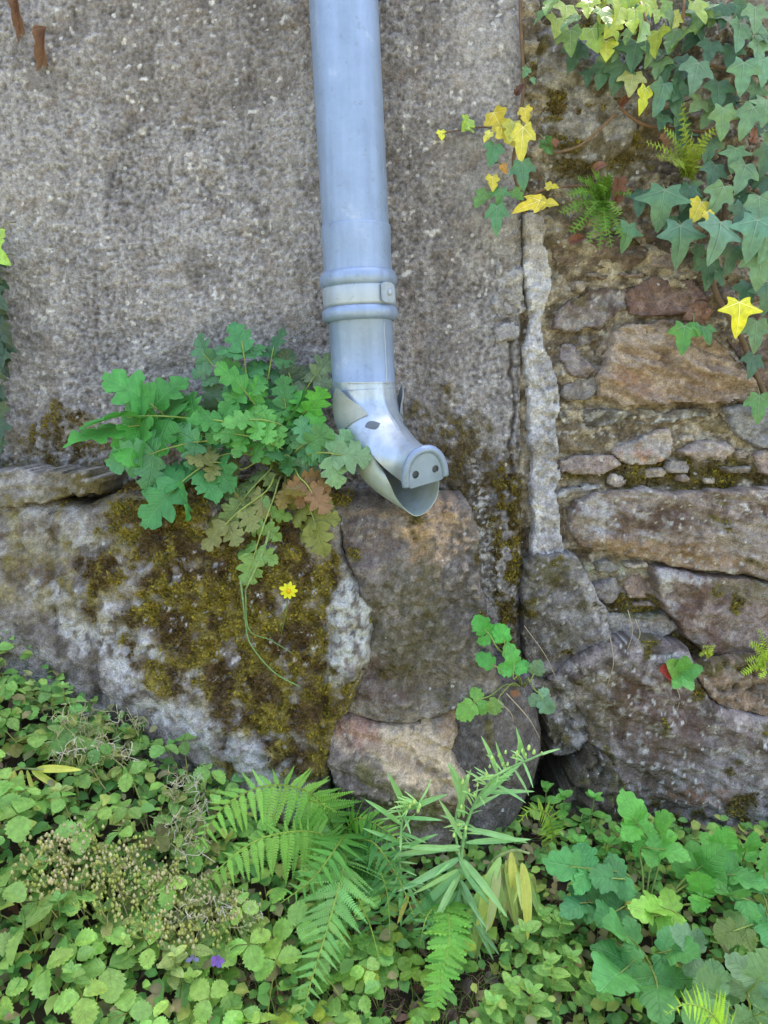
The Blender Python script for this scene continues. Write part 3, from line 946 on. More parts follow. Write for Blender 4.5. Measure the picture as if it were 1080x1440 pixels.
ST_PX = []
for i, (poly, yf, pnt, strat, sang, r) in enumerate(ST):
    cxy = np.mean(poly, 0); poly = [tuple(cxy + (np.array(q) - cxy) * (1.07 if i not in (33, 34, 36, 37) else 1.02)) for q in poly]
    ST_PX.append(poly)
    big = i in (12, 27, 31, 33, 36)
    o, v_, m_ = stone('stone', poly, yf + .004, .075, r * .62, pnt, swall, step=.003, amp=.012 if i == 36 else .006, mat=M_ROCK if i in (33, 36, 37) else M_STONE, post=crumble if i in (33, 34, 36, 37) else chip, strat=.0 if i in (36, 37) else strat * (1.3 if big else 1), sang=sang, tilt=(random.uniform(-.06, .06), random.uniform(-.02, .08)), jit=.007 if big else .005)
    MOSS_SRC.append((v_, m_, swall))

# small chinking stones pressed into the joints
fill = 0
frnd = random.Random(11)
PAL = [((150, 138, 124), (120, 108, 94)), ((172, 158, 140), (146, 128, 110)), ((132, 112, 96), (112, 94, 80)), ((164, 140, 122), (140, 118, 102)), ((146, 142, 136), (118, 112, 104))]
tries = 0
while fill < 60 and tries < 2500:
    tries += 1
    cx_, cy_ = frnd.uniform(786, 1088), frnd.uniform(330, 930)
    if 648 < cy_ < 692 and frnd.random() < .8: continue
    w_, h_ = frnd.uniform(9, 26), frnd.uniform(5, 11)
    n_ = frnd.choice((5, 6, 7))
    pl_ = []
    for k in range(n_):
        th = 2 * math.pi * (k + frnd.uniform(-.25, .25)) / n_
        rr_ = frnd.uniform(.8, 1.1)
        pl_.append((cx_ + w_ * rr_ * math.copysign(abs(math.cos(th)) ** .7, math.cos(th)), cy_ + h_ * rr_ * math.copysign(abs(math.sin(th)) ** .7, math.sin(th)) + (cx_ - 900) * .0))
    q = np.array(pl_ + [(cx_, cy_)])
    if any(poly_sdf(q[:, 0], q[:, 1], sp_)[0].max() > -1.5 for sp_ in ST_PX): continue
    if poly_sdf(q[:, 0], q[:, 1], [(690, 300), (765, 302), (780, 420), (790, 560), (792, 790), (690, 790)])[0].max() > -1: continue
    ST_PX.append(pl_)
    c1_, c2_ = frnd.choice(PAL)
    stone('stone', pl_, frnd.uniform(.004, .014), .06, .006, painter(c1_, c2_, None, .06, .2, .25), swall, step=.003, amp=.005, strat=.002, jit=.003, tilt=(frnd.uniform(-.15, .15), frnd.uniform(-.05, .2)), post=chip)
    fill += 1

# cap stones and further courses outside the picture, so the wall goes on
for k in range(9):
    x = 0.24 + k * 0.3
    bv, bf = box_geo(-.14, .14, -.03, .40, 0, .05)
    bv = bv + rng.normal(size=bv.shape) * .008
    mesh_obj('coping_stone', bv, bf, M_STONE, swall, (x + .14, .05, 1.425), col=np.tile(lin(130, 118, 100), (8, 1)), smooth=False)

# cement strip over the joint between the walls (belongs to the roughcast)
strip_poly = [(736, 300), (764, 302), (768, 340), (778, 378), (774, 420), (764, 452), (768, 490), (782, 520), (789, 565), (784, 610), (788, 660), (786, 700), (790, 750), (792, 786), (760, 792), (746, 790), (750, 740), (746, 690), (748, 650), (742, 600), (744, 540), (736, 500), (744, 460), (740, 400), (736, 350)]
o, v_, m_ = stone('mortar_strip', strip_poly, -.003, .05, .005, painter((186, 181, 178), (156, 150, 147), None, .0, .14, .15, ((752, 340, 20, 40, 0, (176, 164, 154), .6), (768, 640, 20, 40, 0, (150, 143, 137), .5))), house, step=.003, amp=.008, jit=.005, mat=M_MORTAR, post=lambda X, Z, V: .6 * crumble(X, Z, V))
o, v_, m_ = stone('joint_stone', [(694, 458), (716, 452), (732, 462), (728, 476), (700, 482)], -.004, .03, .006, painter((150, 146, 146), (124, 116, 110), None, 0, .1, .2), house, step=.003, amp=.003)
o, v_, m_ = stone('mortar_strip', [(700, 308), (734, 304), (736, 360), (738, 420), (734, 446), (700, 452), (690, 440), (696, 380)], .001, .03, .012, painter((164, 158, 153), (132, 124, 118), None, 0, .1, .2), house, step=.003, amp=.008, jit=.010, mat=M_MORTAR, post=crumble)

# ------------------------------------------------------------------ moss tufts on the stones
for V, mm, owner in MOSS_SRC:
    if mm is None: continue
    px, py = proj(V)
    ok = np.where((mm > .62) & (px > -20) & (px < 1100) & (py > -20) & (py < 1300))[0]
    if len(ok) < 60: continue
    cnt = min(int(len(ok) * .8), 26000)
    sel = rng.choice(ok, cnt, replace=False)
    b = V[sel]
    base = np.stack([rng.normal(0, .5, cnt), -np.abs(rng.normal(.8, .3, cnt)), rng.normal(.5, .5, cnt)], 1)
    base /= np.linalg.norm(base, axis=1)[:, None]
    h = rng.uniform(.003, .0085, cnt)[:, None] * sst(.5, .9, mm[sel])[:, None]
    side = np.cross(base, rng.normal(size=(cnt, 3))); side /= np.linalg.norm(side, axis=1)[:, None]
    w = h * .35
    b = b + rng.normal(0, .0012, b.shape) + np.array((0, .0008, 0))
    s2 = np.cross(base, side)
    T = np.concatenate([b - side * w, b + side * w, b + base * h, b - s2 * w, b + s2 * w, b + base * h * .8 + side * w], 0)
    i = np.arange(cnt)
    F = np.concatenate([np.stack([i, i + cnt, i + 2 * cnt], 1), np.stack([i + 3 * cnt, i + 4 * cnt, i + 5 * cnt], 1)], 0)
    br = sst(-.35, .35, nz(V[sel], .045, 3, 52))[:, None]
    mc = lin(110, 92, 50)[None] * (1 - br) + lin(160, 146, 58)[None] * br
    mc = mc * rng.uniform(.6, 1.35, (cnt, 1))
    col = np.concatenate([mc * .8, mc * .8, mc * 1.2, mc * .8, mc * .8, mc * 1.2], 0)
    l = wloc(owner)
    o = mesh_obj('moss', T - np.array(l), F, M_MOSS, owner, l, col=col, smooth=False)
    tag(o, kind='stuff')
# ------------------------------------------------------------------ downpipe with pig spout
PY = -0.085
ax_top, ax_bot = P(483, 0, PY), P(512, 545, PY)
axd = (ax_bot - ax_top).normalized()
pipe_root = empty('downpipe', ax_bot + Vector((0, 0, 0)), 'blue grey zinc downpipe ending in a pig head spout', 'downpipe')


def on_axis(py):
    """point of the pipe axis that shows at photo row py"""
    best = None
    lo, hi = -2.6, 1.2
    for _ in range(50):
        mid = (lo + hi) / 2
        q = ax_bot + axd * mid
        _, yy = proj(np.array([q]))
        if yy[0] < py: lo = mid
        else: hi = mid
    return ax_bot + axd * lo


def ring_frame(t):
    u = Vector((0, -1, 0)); u = (u - t * u.dot(t)).normalized()
    return u, t.cross(u)


AU, AS = ring_frame(axd)


def lathe(name, prof, mat, parent, n=64, loc=None):
    """prof: list of (photo row, radius in metres) along the pipe axis"""
    loc = Vector(loc if loc is not None else wloc(parent))
    V, F = [], []
    for (py_, r) in prof:
        c = (on_axis(py_) if py_ > -50 else ax_bot - axd * (-py_ / 1000.0)) - loc
        for k in range(n):
            a = 2 * math.pi * k / n
            V.append(c + (AU * math.cos(a) + AS * math.sin(a)) * r)
    for i in range(len(prof) - 1):
        for k in range(n):
            a, b = i * n + k, i * n + (k + 1) % n
            F.append((a, b, b + n, a + n))
    return mesh_obj(name, V, F, mat, parent, loc)


def ang(px_, py_, r):
    """angle on the pipe that shows at photo column px_"""
    best = min(range(-90, 91), key=lambda d: abs(proj(np.array([on_axis(py_) + (AU * math.cos(R(d)) + AS * math.sin(R(d))) * r]))[0][0] - px_))
    return R(best)


r0 = 0.0485
lathe('pipe', [(-2600, r0), (-600, r0), (0, r0), (160, r0), (240, r0), (321, r0)], M_ZINC, pipe_root)
lathe('sleeve', [(320, r0 - .001), (320, r0 + .0022), (322, r0 + .0024), (350, r0 + .0014), (383, r0 + .0014), (388, r0 + .002)], M_ZINC, pipe_root)


def bead(py0, py1, r, bulge):
    out = []
    for k in range(9):
        a = math.pi * k / 8
        out.append((py0 + (py1 - py0) * (1 - math.cos(a)) / 2, r + bulge * math.sin(a)))
    return out


lathe('bead', bead(383, 407, r0 + .0008, .0078), M_ZINC, pipe_root)
lathe('bead', bead(432, 453, r0 + .0002, .0076), M_ZINC, pipe_root)
lathe('lower_pipe', [(400, r0), (450, r0), (452, r0 - .0012), (500, r0 - .0016), (546, r0 - .0016), (548, r0 - .0002), (549.5, r0 - .0008), (550.5, r0 - .003)], M_ZINC, pipe_root)
band = lathe('clamp_band', [(404, r0 + .001), (405, r0 + .0046), (408, r0 + .0052), (418, r0 + .0054), (429, r0 + .0052), (432, r0 + .0046), (433, r0 + .001)], M_ZINC_BAND, pipe_root)
# clamp lug with bolt, right of centre
aL = R(48)
ct = on_axis(418)
dirL = AU * math.cos(aL) + AS * math.sin(aL)
if proj(np.array([ct + dirL * .05]))[0][0] < proj(np.array([ct]))[0][0]:
    aL = -aL; dirL = AU * math.cos(aL) + AS * math.sin(aL)
tanL = axd.cross(dirL)
if tanL.x < 0: tanL = -tanL
c = ct + dirL * (r0 + .0065)
V, F = [], []
for k in range(28):                                  # rounded lug outline, wraps off the band
    a = 2 * math.pi * k / 28
    ex = abs(math.cos(a)) ** .6 * math.copysign(1, math.cos(a)); ez = abs(math.sin(a)) ** .6 * math.copysign(1, math.sin(a))
    if ex < 0: ez = math.copysign(abs(math.sin(a)) ** .25, math.sin(a))
    for dn in (0, .003):
        V.append(c + tanL * (.013 * ex) - axd * (.0142 * ez) + dirL * dn - wloc(pipe_root))
for k in range(28):
    a, b = 2 * k, 2 * ((k + 1) % 28)
    F.append((a, b, b + 1, a + 1))
F.append(tuple(2 * k + 1 for k in range(28))); F.append(tuple(2 * k for k in range(28))[::-1])
lug = mesh_obj('clamp_lug', V, F, M_ZINC_BAND, pipe_root, wloc(pipe_root), smooth=False)
bv_, bf_ = tube_geo([c + dirL * .003 + tanL * .001 - wloc(pipe_root), c + dirL * .0062 + tanL * .001 - wloc(pipe_root), c + dirL * .0074 + tanL * .001 - wloc(pipe_root)], [.0046, .0044, .0026], 12)
mesh_obj('bolt', bv_, bf_, M_ZINC_BAND, lug, wloc(lug), smooth=False)
# folded seam of the lower pipe
aS = ang(543, 500, r0)
for (p0, p1, rr) in ((456, 545, r0 - .0012),):
    pts = [on_axis(p) + (AU * math.cos(aS) + AS * math.sin(aS)) * rr for p in (p0, (p0 + p1) / 2, p1)]
    tube('seam', pts, .0009, M_ZINC_BAND, pipe_root, n=6, loc=wloc(pipe_root))

# --- pig head: an elbow bending out towards the viewer's right
cl = smooth_path([ax_bot - axd * .01, ax_bot, P(516, 578, -.088), P(528, 614, -.105), P(548, 646, -.138), P(578, 676, -.178)], 5)
H = Vector((.55, -.83, 0)).normalized()
secs = []
for i, p in enumerate(cl):
    t = (cl[min(i + 1, len(cl) - 1)] - cl[max(i - 1, 0)]).normalized()
    u = (H - t * H.dot(t)).normalized()
    s = t.cross(u)
    if s.dot(Vector((1, 0, 0))) < 0: s = -s              # s points to the viewer's right
    secs.append((p, t, u, s))
HEADR = .0478


def hp(i, phi, r=HEADR, ridge=True):
    """surface point of the head: i = section (float), phi from the forehead, + to the right"""
    i0 = min(int(i), len(secs) - 2); f = i - i0
    a, b = secs[i0], secs[i0 + 1]
    p = a[0].lerp(b[0], f); u = a[2].lerp(b[2], f).normalized(); s = a[3].lerp(b[3], f).normalized()
    rr = r + (.0020 * math.exp(-(phi / .10) ** 2) if ridge else 0)
    return p + (u * math.cos(phi) + s * math.sin(phi)) * rr


def hn(i, phi):
    return (hp(i, phi, .06, False) - hp(i, phi, .04, False)).normalized()


def sheet(name, grid, mat, parent, thick=.0012, inward=None, smooth=True):
    """grid[i][j] of world points -> a sheet of real thickness"""
    loc = wloc(parent)
    nu, nv = len(grid), len(grid[0])
    A = np.array([[list(q) for q in row] for row in grid])
    du = np.gradient(A, axis=0); dv = np.gradient(A, axis=1)
    N = np.cross(du, dv); N /= (np.linalg.norm(N, axis=2)[..., None] + 1e-12)
    if inward is not None:
        sgn = np.sign((N * (np.array(inward) - A)).sum(2)).mean()
        N = N * (1 if sgn >= 0 else -1)
    B = A + N * thick
    V = np.concatenate([A.reshape(-1, 3), B.reshape(-1, 3)]) - np.array(loc)
    F0 = grid_faces(nu, nv)
    n_ = nu * nv
    F = [tuple(f) for f in F0] + [tuple(f[::-1] + n_) for f in F0]
    idx = lambda i, j: i * nv + j
    edge = [idx(i, 0) for i in range(nu)] + [idx(nu - 1, j) for j in range(1, nv)] + [idx(i, nv - 1) for i in range(nu - 2, -1, -1)] + [idx(0, j) for j in range(nv - 2, 0, -1)]
    ne = len(edge)
    V = np.concatenate([V, V[edge], V[[e + n_ for e in edge]]])       # own vertices for the cut edge keep it crisp
    for k in range(ne):
        a, b = 2 * n_ + k, 2 * n_ + (k + 1) % ne
        F.append((b, a, a + ne, b + ne))
    o = mesh_obj(name, V, F, mat, parent, loc, smooth=smooth)
    return o


NS = len(secs)
IM = NS - 6.4                                           # section of the mouth corner
head_grid = []
PH = [R(a) for a in range(-180, 181, 5)]
for k in range(26):
    i = .6 + (IM - .6) * k / 25
    head_grid.append([hp(i, a) for a in PH])
head = sheet('pig_head', head_grid, M_ZINC_HEAD, pipe_root, .0012, inward=cl[4])

# snout: end arc with a rolled bead and a flat plate with two nostrils
SE = P(599, 673, -.205)
SN = Vector((.38, -.86, -.30)).normalized()
SS = Vector((.93, .30, .20)); SS = (SS - SN * SS.dot(SN)).normalized()
SU = SS.cross(SN)
if SU.z < 0: SU = -SU
SRX, SRY = .0285, .0415
PM = 97
TM = 64.0                                               # mouth corner on the head, degrees from the forehead
arc = [R(a) for a in np.linspace(-PM, PM, 41)]


def snout(phi, k=1.0, off=0.0):
    cc, ss_ = math.cos(phi), math.sin(phi)
    return SE + SS * (SRX * k * math.copysign(abs(ss_) ** .85, ss_)) + SU * (SRY * k * (cc if cc > 0 else cc * .8)) + SN * off


ug = []
for k in range(13):
    f = k / 12
    row = []
    for a in arc:
        at_ = a * TM / PM
        A0 = hp(IM, at_); T0 = (hp(IM + .02, at_) - hp(IM, at_)).normalized()
        B0 = snout(a, 1.0)
        d = (B0 - A0).length
        C1 = A0 + T0 * d * .4; C2 = B0 - SN * d * .38
        q = A0 * (1 - f) ** 3 + C1 * 3 * f * (1 - f) ** 2 + C2 * 3 * f * f * (1 - f) + B0 * f ** 3
        row.append(q)
    ug.append(row)
sheet('upper_jaw', ug, M_ZINC_HEAD, head, .0012, inward=SE - SN * .03)
snt = None
pts = [snout(a, 1.03, -.002) for a in arc]
V, F = tube_geo([p - wloc(pipe_root) for p in pts], .0058, 10)
snt = mesh_obj('snout_rim', V, F, M_ZINC, head, wloc(pipe_root))
# plate
bm = bmesh.new()
outer = [snout(a, .99, .0005) for a in arc]
outer += [SE - SS * (.0235) - SU * .0085, SE + SS * (.0235) - SU * .0085][::-1]
vo_ = [bm.verts.new(p - wloc(pipe_root)) for p in outer]
eo = [bm.edges.new((vo_[i], vo_[(i + 1) % len(vo_)])) for i in range(len(vo_))]
holes = []
for sx in (-1, 1):
    hc = SE + SS * (.0150 * sx) + SU * .0105 + SN * .0005
    hv = [bm.verts.new(hc + SS * (.0050 * math.cos(a)) + SU * (.0058 * math.sin(a)) - wloc(pipe_root)) for a in [2 * math.pi * k / 16 for k in range(16)]]
    eo += [bm.edges.new((hv[i], hv[(i + 1) % 16])) for i in range(16)]
bmesh.ops.triangle_fill(bm, use_beauty=True, use_dissolve=False, edges=eo)
me = bpy.data.meshes.new('snout_plate'); bm.to_mesh(me); bm.free()
me.materials.append(M_ZINC)
pl = link(bpy.data.objects.new('snout_plate', me)); place(pl, wloc(pipe_root), head)
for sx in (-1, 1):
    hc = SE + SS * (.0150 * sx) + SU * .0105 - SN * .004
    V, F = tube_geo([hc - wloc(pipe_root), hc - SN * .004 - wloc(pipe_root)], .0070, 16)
    mesh_obj('nostril', V, F, M_DARK, head, wloc(pipe_root), smooth=False)  # dark disc set behind the hole in place of inner shade

# lower jaw: open scoop below the mouth slit
rim_px = [(534, 654, -.172), (546, 676, -.184), (556, 699, -.185), (570, 717, -.192), (585, 726, -.194), (600, 720, -.190), (612, 705, -.182), (617, 688, -.172), (618, 668, -.158)]
rimc = smooth_path([P(*q) for q in rim_px], 6)
m = len(rimc)
lg = []
for k in range(11):
    f = k / 10
    row = []
    for j, B0 in enumerate(rimc):
        a = -R(TM) - (2 * math.pi - 2 * R(TM)) * j / (m - 1)
        A0 = hp(IM, a, ridge=False)
        T0 = (hp(IM + .02, a, ridge=False) - hp(IM, a, ridge=False)).normalized()
        d = (B0 - A0).length
        C1 = A0 + T0 * d * .35
        q = A0 * (1 - f) ** 2 + C1 * 2 * f * (1 - f) + B0 * f * f
        row.append(q)
    lg.append(row)
sheet('lower_jaw', lg, M_ZINC_JAW, head, .0012, inward=P(580, 690, -.15))

M_EYE = zinc_material('zinc_eye', (0.16, 0.19, 0.22), (0.09, 0.10, 0.11), 0.3, 0.5)
# ears, eyes, seam
for sx in (-1, 1):
    g = []
    for k in range(9):
        v = k / 8
        row = []
        for j in range(11):
            u_ = j / 10 * 2 - 1
            wdt = (1 - v ** 1.6) * 30 + 1.5
            phi = R(66 + u_ * wdt + 8 * v) * sx
            i = 13.4 - 8.4 * v
            off = .0015 + .011 * v ** .8 + .006 * (1 - v) * max(0, abs(u_) - .5) * (1 if u_ > 0 else .3)
            row.append(hp(i, phi) + hn(i, phi) * off)
        g.append(row)
    sheet('ear', g, M_ZINC_EAR, head, .001, inward=cl[6])
    g = []
    for k in range(9):
        u_ = k / 8 * 2 - 1
        row = []
        for j in range(5):
            w_ = (j / 4 * 2 - 1) * (1 - abs(u_) ** 1.7)
            phi = R(38 - u_ * 13) * sx
            i = 16.6 + u_ * .45 + w_ * 1.3
            row.append(hp(i, phi) + hn(i, phi) * .0004)
        g.append(row)
    sheet('eye', g, M_EYE, head, .0006, inward=cl[6])
pts = [hp(i, .02, HEADR + .0018, False) for i in np.linspace(1.2, IM, 9)]
tube('head_seam', pts, .0011, M_ZINC_BAND, head, n=6, m=3, loc=wloc(pipe_root))


# ------------------------------------------------------------------ leaf meshes (unit length along +Y, face +Z)
def leaf_mesh(name, outline, centre, mat, zf, rings=(.0, .4, .75, 1.0), veins=None, vmat=None):
    n = len(outline)
    cx, cy = centre
    V2 = [(cx, cy)]
    for f in rings[1:]:
        V2 += [(cx + (x - cx) * f, cy + (y - cy) * f) for x, y in outline]
    F = [(0, 1 + k, 1 + (k + 1) % n) for k in range(n)]
    for r_ in range(len(rings) - 2):
        o0, o1 = 1 + r_ * n, 1 + (r_ + 1) * n
        for k in range(n):
            F.append((o0 + k, o1 + k, o1 + (k + 1) % n, o0 + (k + 1) % n))
    mi = [0] * len(F)
    V = [(x, y, zf(x, y)) for x, y in V2]
    if veins:
        for line, w in veins:
            m_ = 6
            base = len(V)
            (x0, y0), (x1, y1) = line
            L_ = math.hypot(x1 - x0, y1 - y0)
            nx, ny = -(y1 - y0) / L_, (x1 - x0) / L_
            for k in range(m_ + 1):
                t = k / m_
                x, y = x0 + (x1 - x0) * t, y0 + (y1 - y0) * t
                ww = w * (1 - .8 * t)
                for s in (-1, 1):
                    xx, yy = x + nx * ww * s, y + ny * ww * s
                    V.append((xx, yy, zf(xx, yy) + .012)); V2.append((xx, yy))
            for k in range(m_):
                b0 = base + 2 * k
                F.append((b0, b0 + 1, b0 + 3, b0 + 2)); mi.append(1)
    me = bpy.data.meshes.new(name)
    me.from_pydata(V, [], F)
    me.polygons.foreach_set('use_smooth', [True] * len(F))
    uvl = me.uv_layers.new(name='UVMap')
    li = np.zeros(len(me.loops), dtype=int); me.loops.foreach_get('vertex_index', li)
    uv = np.array(V2)[li] + np.array([.5, 0])
    uvl.data.foreach_set('uv', uv.astype(np.float32).ravel())
    me.materials.append(mat)
    if vmat: me.materials.append(vmat)
    me.polygons.foreach_set('material_index', mi)
    me.update()
    return me


def mirror(half):
    """half: points from base (0,0) up the right side to the tip"""
    return half + [(-x, y) for x, y in half[-2:0:-1]]


def dense(pts, m=3):
    out = []
    n = len(pts)
    for i in range(n):
        a, b, c, d = [np.array(pts[k % n], float) for k in (i - 1, i, i + 1, i + 2)]
        for k in range(m):
            t = k / m
            cr = 0.5 * (2 * b + (c - a) * t + (2 * a - 5 * b + 4 * c - d) * t * t + (3 * b - a - 3 * c + d) * t ** 3)
            q = .65 * cr + .35 * (b + (c - b) * t)
            out.append((float(q[0]), float(q[1])))
    return out


def crenate(n, amp, w, pw=.85, sharp=1.0, m=40, base=.0):
    half = []
    for k in range(m + 1):
        t = k / m
        ww = w * .5 * max(0, math.sin(math.pi * min(1, t ** pw))) ** .62
        tooth = abs(math.sin(n * math.pi * t)) ** sharp
        half.append((max(0, ww * (1 + amp * (tooth - .5))) if 0 < k < m else 0.0, t + base + .02 * (tooth - .5)))
    return mirror(half)


def trilobe(seed, k=1.0):
    rr = random.Random(seed)
    pts = []
    for i in range(60):
        th = -math.pi + 2 * math.pi * i / 60
        r = .40 + .10 * math.exp(-(th / .50) ** 2) + .10 * k * math.exp(-((abs(th) - 1.22) / .42) ** 2) + .022 * abs(math.cos(6 * th + rr.random())) + .010 * math.cos(17 * th + rr.random() * 3)
        if abs(th) > 2.7: r += .05 * (abs(th) - 2.7)
        pts.append((r * math.sin(th), .46 + r * math.cos(th)))
    return pts[::-1]


def lobed(seed, k=1.0, deep=0.0):
    """leaflet with rounded lobes and blunt teeth, each half a little different"""
    rr = random.Random(seed)
    H0 = [(.0, .0), (.09, .03), (.22, .05), (.34, .11), (.41, .20), (.41, .29), (.36, .35), (.33, .385), (.39, .43), (.44, .52), (.43, .62), (.37, .67), (.31, .70), (.32, .78), (.26, .87), (.17, .93), (.10, .94), (.06, 1.0), (.0, 1.0)]
    H0 = [(x * (1 - deep * (.30 if .33 <= y <= .39 or .66 <= y <= .71 else 0)), y) for x, y in H0]
    out = []
    for s in (1, -1):
        hh = [(s * x * k * rr.uniform(.88, 1.10), y + rr.uniform(-.025, .025)) if 0 < i < len(H0) - 1 else (x, y) for i, (x, y) in enumerate(H0)]
        out.append(hh)
    return dense(out[0] + out[1][-2:0:-1], 3)


def curl(a, b, c, seed):
    ph = random.Random(seed).uniform(0, 6)
    return lambda x, y: -a * y * y + b * abs(x) + c * math.sin(6 * y + ph) * (.3 + abs(x) * 2) + c * .8 * math.sin(9 * x + ph * 2) * y


CEL = [leaf_mesh('celandine_leaflet', lobed(i, 1.12 - .08 * i), (0, .46), M_LEAF, curl(.16 + .1 * i, .18 - .12 * i, .055, i), (0, .3, .6, .82, 1)) for i in range(3)]
CEL += [leaf_mesh('celandine_leaflet', lobed(10 + i, .95 + .1 * i), (0, .5), M_LEAF, curl(.30 - .2 * i, .05, .065, 10 + i), (0, .3, .6, .82, 1)) for i in range(2)]
CELD = [leaf_mesh('celandine_leaflet', lobed(30 + i, .92 + .05 * i, 1.5), (0, .52), M_LEAF, curl(.2 + .06 * i, .16 - .08 * i, .06, 14 + i), (0, .3, .6, .82, 1)) for i in range(5)]
STR = [leaf_mesh('strawberry_leaflet', crenate(7, .22, .80 + .05 * i, 1.05, 1.2), (0, .5), M_BERRY, curl(.14 + .08 * i, .34 - .1 * i, .03, 20 + i), (0, .35, .7, 1)) for i in range(3)]
OVA = [leaf_mesh('herb_leaf', crenate(9, .10, .62 - .06 * i, .72, 1.2), (0, .45), M_LEAF, curl(.22, .14, .02, 30 + i), (0, .35, .7, 1)) for i in range(2)]
LAN = [leaf_mesh('lance_leaf', crenate(1, .0, .105 + .035 * i, .80, 1, 22), (0, .5), M_LANCE, curl(.30 + .1 * i, .35, .02, 40 + i), (0, .4, .75, 1)) for i in range(3)]
RND = [leaf_mesh('round_leaf', crenate(1, .0, .95, .95, 1, 16), (0, .5), M_LEAF, curl(.12, .2, .03, 50 + i), (0, .5, 1)) for i in range(2)]
M_VEIN = leaf_material('ivy_vein', 0.0, 0.0, .5, .1, .0, .1)
_nt = M_VEIN.node_tree
for nd in list(_nt.nodes):
    if nd.bl_idname == 'ShaderNodeObjectInfo':
        hv_ = _nt.nodes.new('ShaderNodeHueSaturation'); hv_.inputs['Value'].default_value = 1.38; hv_.inputs['Saturation'].default_value = .62
        for lk in list(nd.outputs['Color'].links):
            tgt = lk.to_socket; _nt.links.remove(lk); _nt.links.new(hv_.outputs[0], tgt)
        _nt.links.new(nd.outputs['Color'], hv_.inputs['Color'])


def ivy_outline(sx, sy, mid, bas):
    half = [(0, .0), (.07, -.06), (.17, -.10 - bas * .4), (.27 + bas, -.10 - bas), (.30, .00), (.34, .09), (.46, .18 + sy * .3), (sx, .30 + sy), (.46 * sx / .58 + .02, .345 + sy * .6), (.32, .37), (.225, .43), (.235 * mid, .56), (.20 * mid, .70), (.11 * mid, .86), (0, 1.0)]
    return dense(mirror(half), 3)


IVY = []
for i, (sx, sy, mid, bas) in enumerate(((.55, .04, 1.0, .02), (.50, .10, .95, .0), (.62, -.02, .9, .05), (.42, .0, 1.3, .0))):
    vs_ = [(((0, .02), (0, .95)), .014), (((0, .02), (sx * .9, .29 + sy * .9)), .012), (((0, .02), (-sx * .9, .29 + sy * .9)), .012), (((0, .02), (.24, -.06)), .008), (((0, .02), (-.24, -.06)), .008)]
    IVY.append(leaf_mesh('ivy_leaf', ivy_outline(sx, sy, mid, bas), (0, .26), M_IVY, curl(.20, .20 - .09 * (i % 3), .05, 60 + i), (0, .3, .6, .85, 1), vs_, M_VEIN))


def jit(c, v=.18, h=.08):
    k = random.uniform(1 - v, 1 + v)
    if c[0] > c[1] * 1.02 and c[1] > .55 * c[0] and c[2] < .35 * c[1]:
        c = (c[0] * .90, c[1] * 1.08, c[2] * .8)             # clean yellows
    if c[1] > c[0] * 1.12 and c[1] > c[2]:
        c = (c[0] * 1.32, c[1] * 1.18, c[2] * .86)             # leaf greens lean to yellow
    return np.clip(np.array([c[0] * k * random.uniform(1 - h, 1 + h), c[1] * k, c[2] * k * random.uniform(1 - h, 1 + h)]), .002, .85)


def basis(base, dirv, nrm, L, w=1.0):
    y = Vector(dirv).normalized()
    z = Vector(nrm); z = z - y * z.dot(y)
    if z.length < 1e-3: z = Vector((0.1, -.5, 1)) - y * y.dot(Vector((0.1, -.5, 1)))
    z.normalize()
    x = y.cross(z)
    M = Matrix(((x.x * L * w, y.x * L, z.x * L, base[0]), (x.y * L * w, y.y * L, z.y * L, base[1]), (x.z * L * w, y.z * L, z.z * L, base[2]), (0, 0, 0, 1)))
    return M


def rv(a=1.0):
    return Vector((random.gauss(0, a), random.gauss(0, a), random.gauss(0, a)))


G_CEL, G_CELD, G_CELY = lin(74, 148, 78), lin(62, 118, 88), lin(118, 172, 72)
G_STR, G_IVY, G_YEL = lin(112, 164, 88), lin(72, 112, 96), lin(232, 204, 62)
G_FERN, G_FLE = lin(98, 168, 78), lin(120, 172, 118)
G_STEM = lin(128, 150, 90)


# ------------------------------------------------------------------ celandine leaves
def pinnate_leaf(plant, root, base, tip, size, col, nrm=(0, -.85, .55), pairs=2, stemcol=None, mesh=CEL, tw=.25, rad=.0014):
    """one compound leaf: stalk and rachis with leaflets as its pieces"""
    root, base, tip = Vector(root), Vector(base), Vector(tip)
    mid = root.lerp(base, .55) + Vector((0, -.008, .015))
    path = [root, mid, base, base.lerp(tip, .55) + Vector((0, -.004, .004)), tip]
    lf = tube('leaf', path, (rad * 1.3, rad * .6), M_STEM, plant, color=stemcol if stemcol is not None else jit(G_STEM), n=5, m=4, loc=wloc(plant))
    d = (tip - base).normalized()
    N = Vector(nrm).normalized()
    S = d.cross(N).normalized()
    L = (tip - base).length
    inst('leaflet', random.choice(mesh[:3]), basis(base + d * L * .78, d + rv(.1), N + rv(tw), size * 1.12), lf, jit(col))
    for k in range(pairs):
        t = .12 + .62 * k / max(1, pairs - 1) if pairs > 1 else .45
        for s in (-1, 1):
            q = base + d * (L * (t + random.uniform(-.05, .05)))
            dd = S * s + d * random.uniform(.25, .6) + rv(.1)
            inst('leaflet', random.choice(mesh), basis(q, dd, N + rv(tw), size * random.uniform(.78, 1.0) * (.8 + .2 * t)), lf, jit(col))
    return lf


